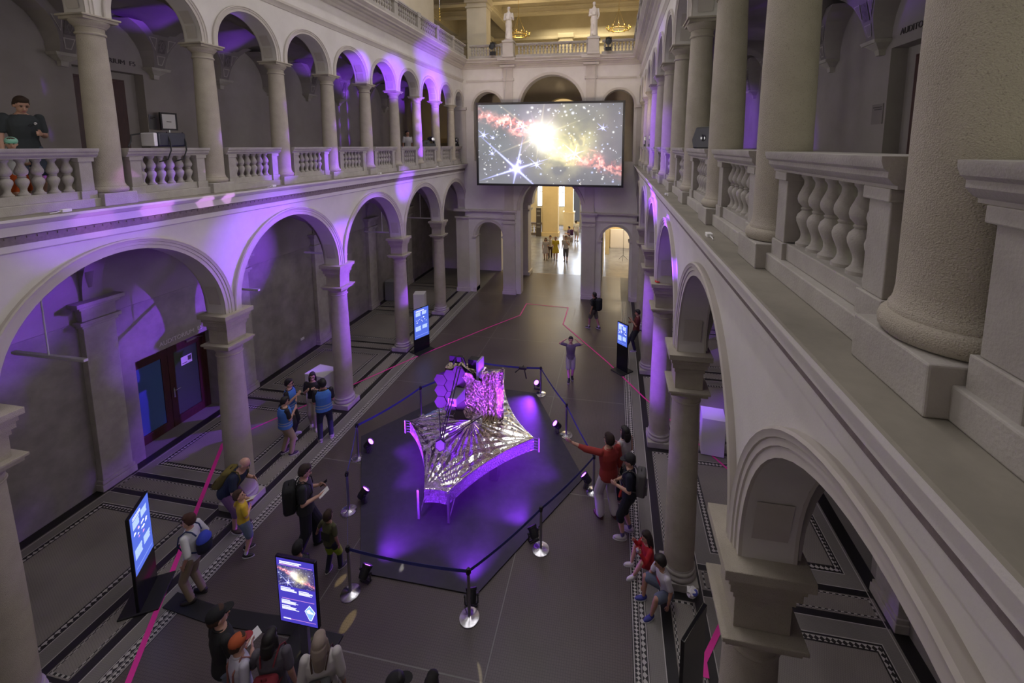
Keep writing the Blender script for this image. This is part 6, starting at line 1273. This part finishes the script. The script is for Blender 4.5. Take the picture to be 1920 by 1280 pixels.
# right of the mat
p = person('tall man in red shirt and white trousers pointing at the telescope model', (.0, 8.45), 122, 1.90, dict(skin='skin_light', hair=('short', (.025, .012, .010)), top=((.32, .035, .03), 'long', .47), legs=((.52, .48, .50), 'wide'), shoes=(.10, .03, .03), sole=(.06, .02, .02), cuff=.45), arms=(((.135, .095, .015), (.115, .085, .045)), 'down'), head=(.25, -.05), build=1.08, feet=((-.08, .02), (.075, -.03)), detail=2)
m = MB(); m.tube([p['elb'][0].lerp(p['wri'][0], .88) + Vector((.026 * math.cos(a), 0, .026 * math.sin(a))) for a in [i * .6283 for i in range(10)]], .009, 6, closed=True); m.build('wristwatch', 'black', p['root'])
p2 = person('woman with dark hair half hidden behind the man in red', (.33, 8.95), 140, 1.76, dict(skin='skin_light', hair=('bob', DHAIR), top=((.45, .42, .46), 'none', .50), legs=((.012, .014, .03), 'long'), shoes=(.35, .22, .18)), arms=('down', 'front'), detail=1)
m = MB(); m.box((-.12, -.02, 0), (.12, .02, .17)); m.tube([(-.09, 0, .16), (-.05, 0, .26), (.05, 0, .26), (.09, 0, .16)], .008); o = m.build('red_bag', cloth((.40, .02, .025))); o.location = (.26, 8.33, .62); o.rotation_euler = (.15, .5, 1.2); tag(o, 'small red bag hanging between the man in red and the boy in the cap', 'bag')
p = person('boy in dark T-shirt, black shorts and cap beside the man in red', (.42, 8.07), 172, 1.78, dict(skin='skin_light', hair=('short', DHAIR), top=((.012, .014, .028), 'short', .49), legs=((.010, .011, .018), 'knee'), shoes=(.42, .38, .42), cap=(.02, .018, .022), socks=(.10, .08, .20)), arms=('front', ((.03, .02, -.16), (-.06, .12, -.05))), head=(.15, -.12), build=1.02, feet=((-.07, .05), (.06, -.02)), detail=2)
pack(p, 'grey boxy backpack worn by the boy in the cap', (.10, .095, .10), (.15, .09, .25), .70, pocket=(.08, .075, .08))
# two children at the right column
p = person('boy in white T-shirt sitting on the column plinth touching his shoe', (1.03, 6.84), 205, 1.42, dict(skin='skin_tan', hair=('short', (.02, .012, .012)), top=((.58, .55, .60), 'short', .52), legs=((.11, .13, .19), 'shorts'), shoes=(.035, .04, .22), sole=(.6, .6, .6)), arms=('down', ((.05, .07, -.15), (-.01, .10, -.13))), lean=.25, head=(-.35, -.25), pelvis=(0, 0, .195), feet=((-.10, .26), (.12, .24)), knees=((-.3, .4, 1), (.3, .4, 1)), detail=2)
m = MB(); m.box((-.05, 0, 0), (.05, .004, .12)); o = m.build('shirt_print', cloth((.45, .02, .03)), p['root']); o.matrix_local = Matrix.Translation(p['sp'](0, .076, .66)) @ Matrix.Rotation(-.25, 4, 'X')
p = person('girl in red dress with long dark hair crouching by the right column', (.80, 7.42), 200, 1.30, dict(skin='skin_light', hair=('long', (.025, .015, .015)), top=((.42, .015, .02), 'long', .50), legs=((.40, .02, .03), 'shorts'), shoes=(.6, .56, .58), sole=(.6, .6, .6)), arms=(((.03, .09, -.12), (-.03, .07, .12)), ((.03, .09, -.12), (-.03, .07, .12))), lean=.2, head=(.0, -.1), pelvis=(0, 0, .12), feet=((-.08, .28), (.10, .24)), knees=((-.3, .3, 1), (.3, .3, 1)), detail=2)
held('toy_camera', p, 0, 'small violet toy held to the face by the girl in red', 'toy', (.07, .04, .05), 'screen_text' if False else 'violet_panel', 0)
# bottom group before the front display
p = person('man in black cap and black T-shirt at the lower left, looking up right', (-5.03, 4.17), 64, 1.80, dict(skin='skin_light', hair=('short', BHAIR), top=((.018, .018, .020), 'short', .48), legs=((.16, .19, .25), 'long'), shoes=(.1, .1, .1), cap=(.010, .010, .014)), arms=('down', ((.03, .03, -.155), (-.07, .10, -.05))), head=(-.15, .1), build=1.0, detail=2)
held('leaflet', p, 1, 'white leaflet in the hand of the man in the black cap', 'leaflet', (.15, .2, .008), 'paper', .2)
p = person('child in orange cap and white top between the man and the dark-haired woman', (-4.66, 4.06), 66, 1.58, dict(skin='skin_light', hair=('short', BHAIR), top=((.52, .50, .60), 'short', .50), legs=((.35, .30, .22), 'long'), shoes=(.2, .2, .2), cap=(.42, .09, .03), brim=(.30, .03, .04)), arms=('down', 'down'), head=(-.1, -.1), detail=2)
m = MB()
for s in (-1, 1): m.tube([p['sp'](s * .05, -.075, .60), p['sp'](s * .055, -.068, .76), p['sp'](s * .06, 0, .852), p['sp'](s * .06, .078, .76)], .012, 6)
m.build('braces', cloth((.30, .12, .10)), p['root'])
p = person('dark-haired woman in grey T-shirt seen from behind, red straps', (-4.24, 4.14), 108, 1.66, dict(skin='skin_light', hair=('bob', DHAIR), top=((.10, .09, .11), 'short', .50), legs=((.05, .05, .07), 'long'), shoes=(.1, .1, .1)), arms=(((.05, .03, -.14), (.05, .10, .03)), 'down'), head=(-.1, .0), detail=2)
pack(p, 'dark red backpack on the woman in the grey T-shirt', (.16, .010, .018), (.15, .10, .20), .62, strap=(.13, .01, .02))
p = person('grey-blonde woman in white shirt seen from behind at the bottom', (-3.57, 4.20), 116, 1.70, dict(skin='skin_light', hair=('long', (.30, .24, .20)), top=((.56, .53, .52), 'long', .48), legs=((.1, .1, .12), 'long'), shoes=(.2, .2, .2), cuff=.5), arms=('down', 'down'), head=(.0, .05), build=1.05, detail=2)
pack(p, 'dark grey backpack with thin straps on the grey-blonde woman', (.045, .045, .045), (.14, .08, .17), .63, strap=(.05, .025, .02))
p = person('man in black cap at the bottom edge, only his head in the photo', (-2.36, 3.94), 35, 1.75, dict(skin='skin_tan', hair=('short', DHAIR), top=((.015, .015, .018), 'short', .49), legs=((.03, .03, .04), 'long'), shoes=(.05, .05, .05), cap=(.010, .009, .010)), head=(-.1, .05), detail=1)
p = person('dark-haired person at the bottom edge, right of the cap', (-1.98, 4.05), 90, 1.70, dict(skin='skin_tan', hair=('short', (.006, .005, .006)), top=((.10, .11, .16), 'short', .49), legs=((.03, .03, .04), 'long'), shoes=(.05, .05, .05)), detail=1)
p = person('child with dark hair hidden behind the front display', (-5.02, 5.55), 100, 1.33, dict(skin='skin_tan', hair=('short', (.010, .008, .008)), top=((.02, .02, .03), 'short', .49), legs=((.02, .02, .03), 'long'), shoes=(.05, .05, .05)), head=(0, -.2), detail=1)
# far group in the passage
p = person('woman in white dress, leftmost of the far group', (-4.58, 28.7), -80, 1.56, dict(skin='skin_tan', hair=('long', DHAIR), dress=(.50, .46, .44), shoes=(.1, .08, .08)), arms=('front', 'down'), detail=0, feet=((-.05, .06), (.05, -.06)))
p = person('man in white shirt and dark trousers in the far group, behind the others', (-4.35, 29.3), -85, 1.60, dict(skin='skin_tan', hair=('short', DHAIR), top=((.52, .5, .5), 'short', .50), legs=((.06, .03, .03), 'long'), shoes=(.05, .04, .04)), detail=0, feet=((-.05, -.06), (.05, .06)))
p = person('woman in yellow dress in the far group', (-3.90, 28.8), -85, 1.64, dict(skin='skin_tan', hair=('short', (.25, .2, .16)), dress=(.62, .47, .04), shoes=(.1, .08, .08)), arms=('down', 'front'), detail=0, feet=((-.05, .06), (.05, -.06)))
p = person('man in pale shirt and grey shorts, rightmost of the far group', (-3.16, 28.5), -90, 1.80, dict(skin='skin_tan', hair=('short', (.12, .1, .09)), top=((.52, .5, .5), 'short', .50), legs=((.09, .085, .08), 'knee'), shoes=(.05, .04, .04)), arms=('front_high', 'down'), detail=0, feet=((-.05, .08), (.05, -.08)))
p = person('person in white shirt standing at the back of the bright foyer', (-3.04, 34.9), 60, 1.75, dict(skin='skin_light', hair=('short', DHAIR), top=((.62, .62, .64), 'short', .48), legs=((.45, .42, .38), 'shorts'), shoes=(.3, .3, .3)), detail=0)
p = person('person in purple with a rucksack sitting in the bright foyer', (-3.62, 34.75), 200, 1.70, dict(skin='skin_light', hair=('short', DHAIR), top=((.12, .08, .22), 'short', .48), legs=((.4, .36, .42), 'long'), shoes=(.1, .1, .1)), arms=('front', 'front'), detail=0, pelvis=(0, 0, .26), feet=((-.06, .24), (.06, .24)), knees=((-.2, .5, 1), (.2, .5, 1)))
m = MB(); m.box((-3.85, 34.5, 0), (-3.3, 35.1, 0.36)); tag(m.build('bench', 'frieze_brown', bevel=0.01), 'low bench under the sitting person in the foyer', 'bench')
pack(p, 'dark rucksack of the person sitting in the foyer', (.05, .012, .08), (.14, .12, .24), .70)
# the left gallery
p = person('man in grey T-shirt on the left gallery looking down at the rail', (-9.0, 5.20), -20, 1.68, dict(skin='skin_light', hair=('short', (.04, .022, .014)), top=((.035, .042, .048), 'short', .49), legs=((.06, .075, .11), 'shorts'), shoes=(.1, .1, .1)), arms=('front', 'down'), head=(.15, -.45), build=1.0, detail=2, z=6.92)
m = MB(); m.tube([p['sp'](-.06 + .012 * math.cos(a * .6283), .085, .745 + .010 * math.sin(a * .6283)) for a in range(10)], .004, 6, closed=True); m.tube([p['sp'](-.03 + .012 * math.cos(a * .6283), .088, .735 + .010 * math.sin(a * .6283)) for a in range(10)], .004, 6, closed=True); m.build('hung_sunglasses', 'black', p['root'])
m = MB(); m.ell(p['sp'](-.065, .082, .755), (.018, .006, .02)); m.build('shirt_emblem', 'paper', p['root'])
p = person('child with green and white cap behind the left balustrade', (-8.42, 4.72), 0, 1.02, dict(skin='skin_light', hair=('short', BHAIR), top=((.5, .5, .5), 'short', .50), legs=((.55, .09, .01), 'shorts'), shoes=(.1, .1, .1), cap=(.25, .5, .40), brim=(.15, .42, .30)), arms=('front', 'down'), head=(-.5, -.1), detail=1, z=6.92)
p = person('person in white shirt far along the left gallery behind the loudspeaker', (-8.75, 17.3), -30, 1.55, dict(skin='skin_tan', hair=('short', DHAIR), top=((.5, .48, .5), 'short', .49), legs=((.05, .05, .06), 'long'), shoes=(.1, .1, .1)), arms=('down', 'down'), detail=0, z=6.92)
# ------------------------------------------------------------------ bake the skins
dg = bpy.context.evaluated_depsgraph_get(); dg.update()
done = [(o, bpy.data.meshes.new_from_object(o.evaluated_get(dg))) for o in REMESH]
for o, me in done:
    o.modifiers.clear(); old = o.data; o.data = me; me.name = o.name
    for q in me.polygons: q.use_smooth = True
    if old.users == 0: bpy.data.meshes.remove(old)
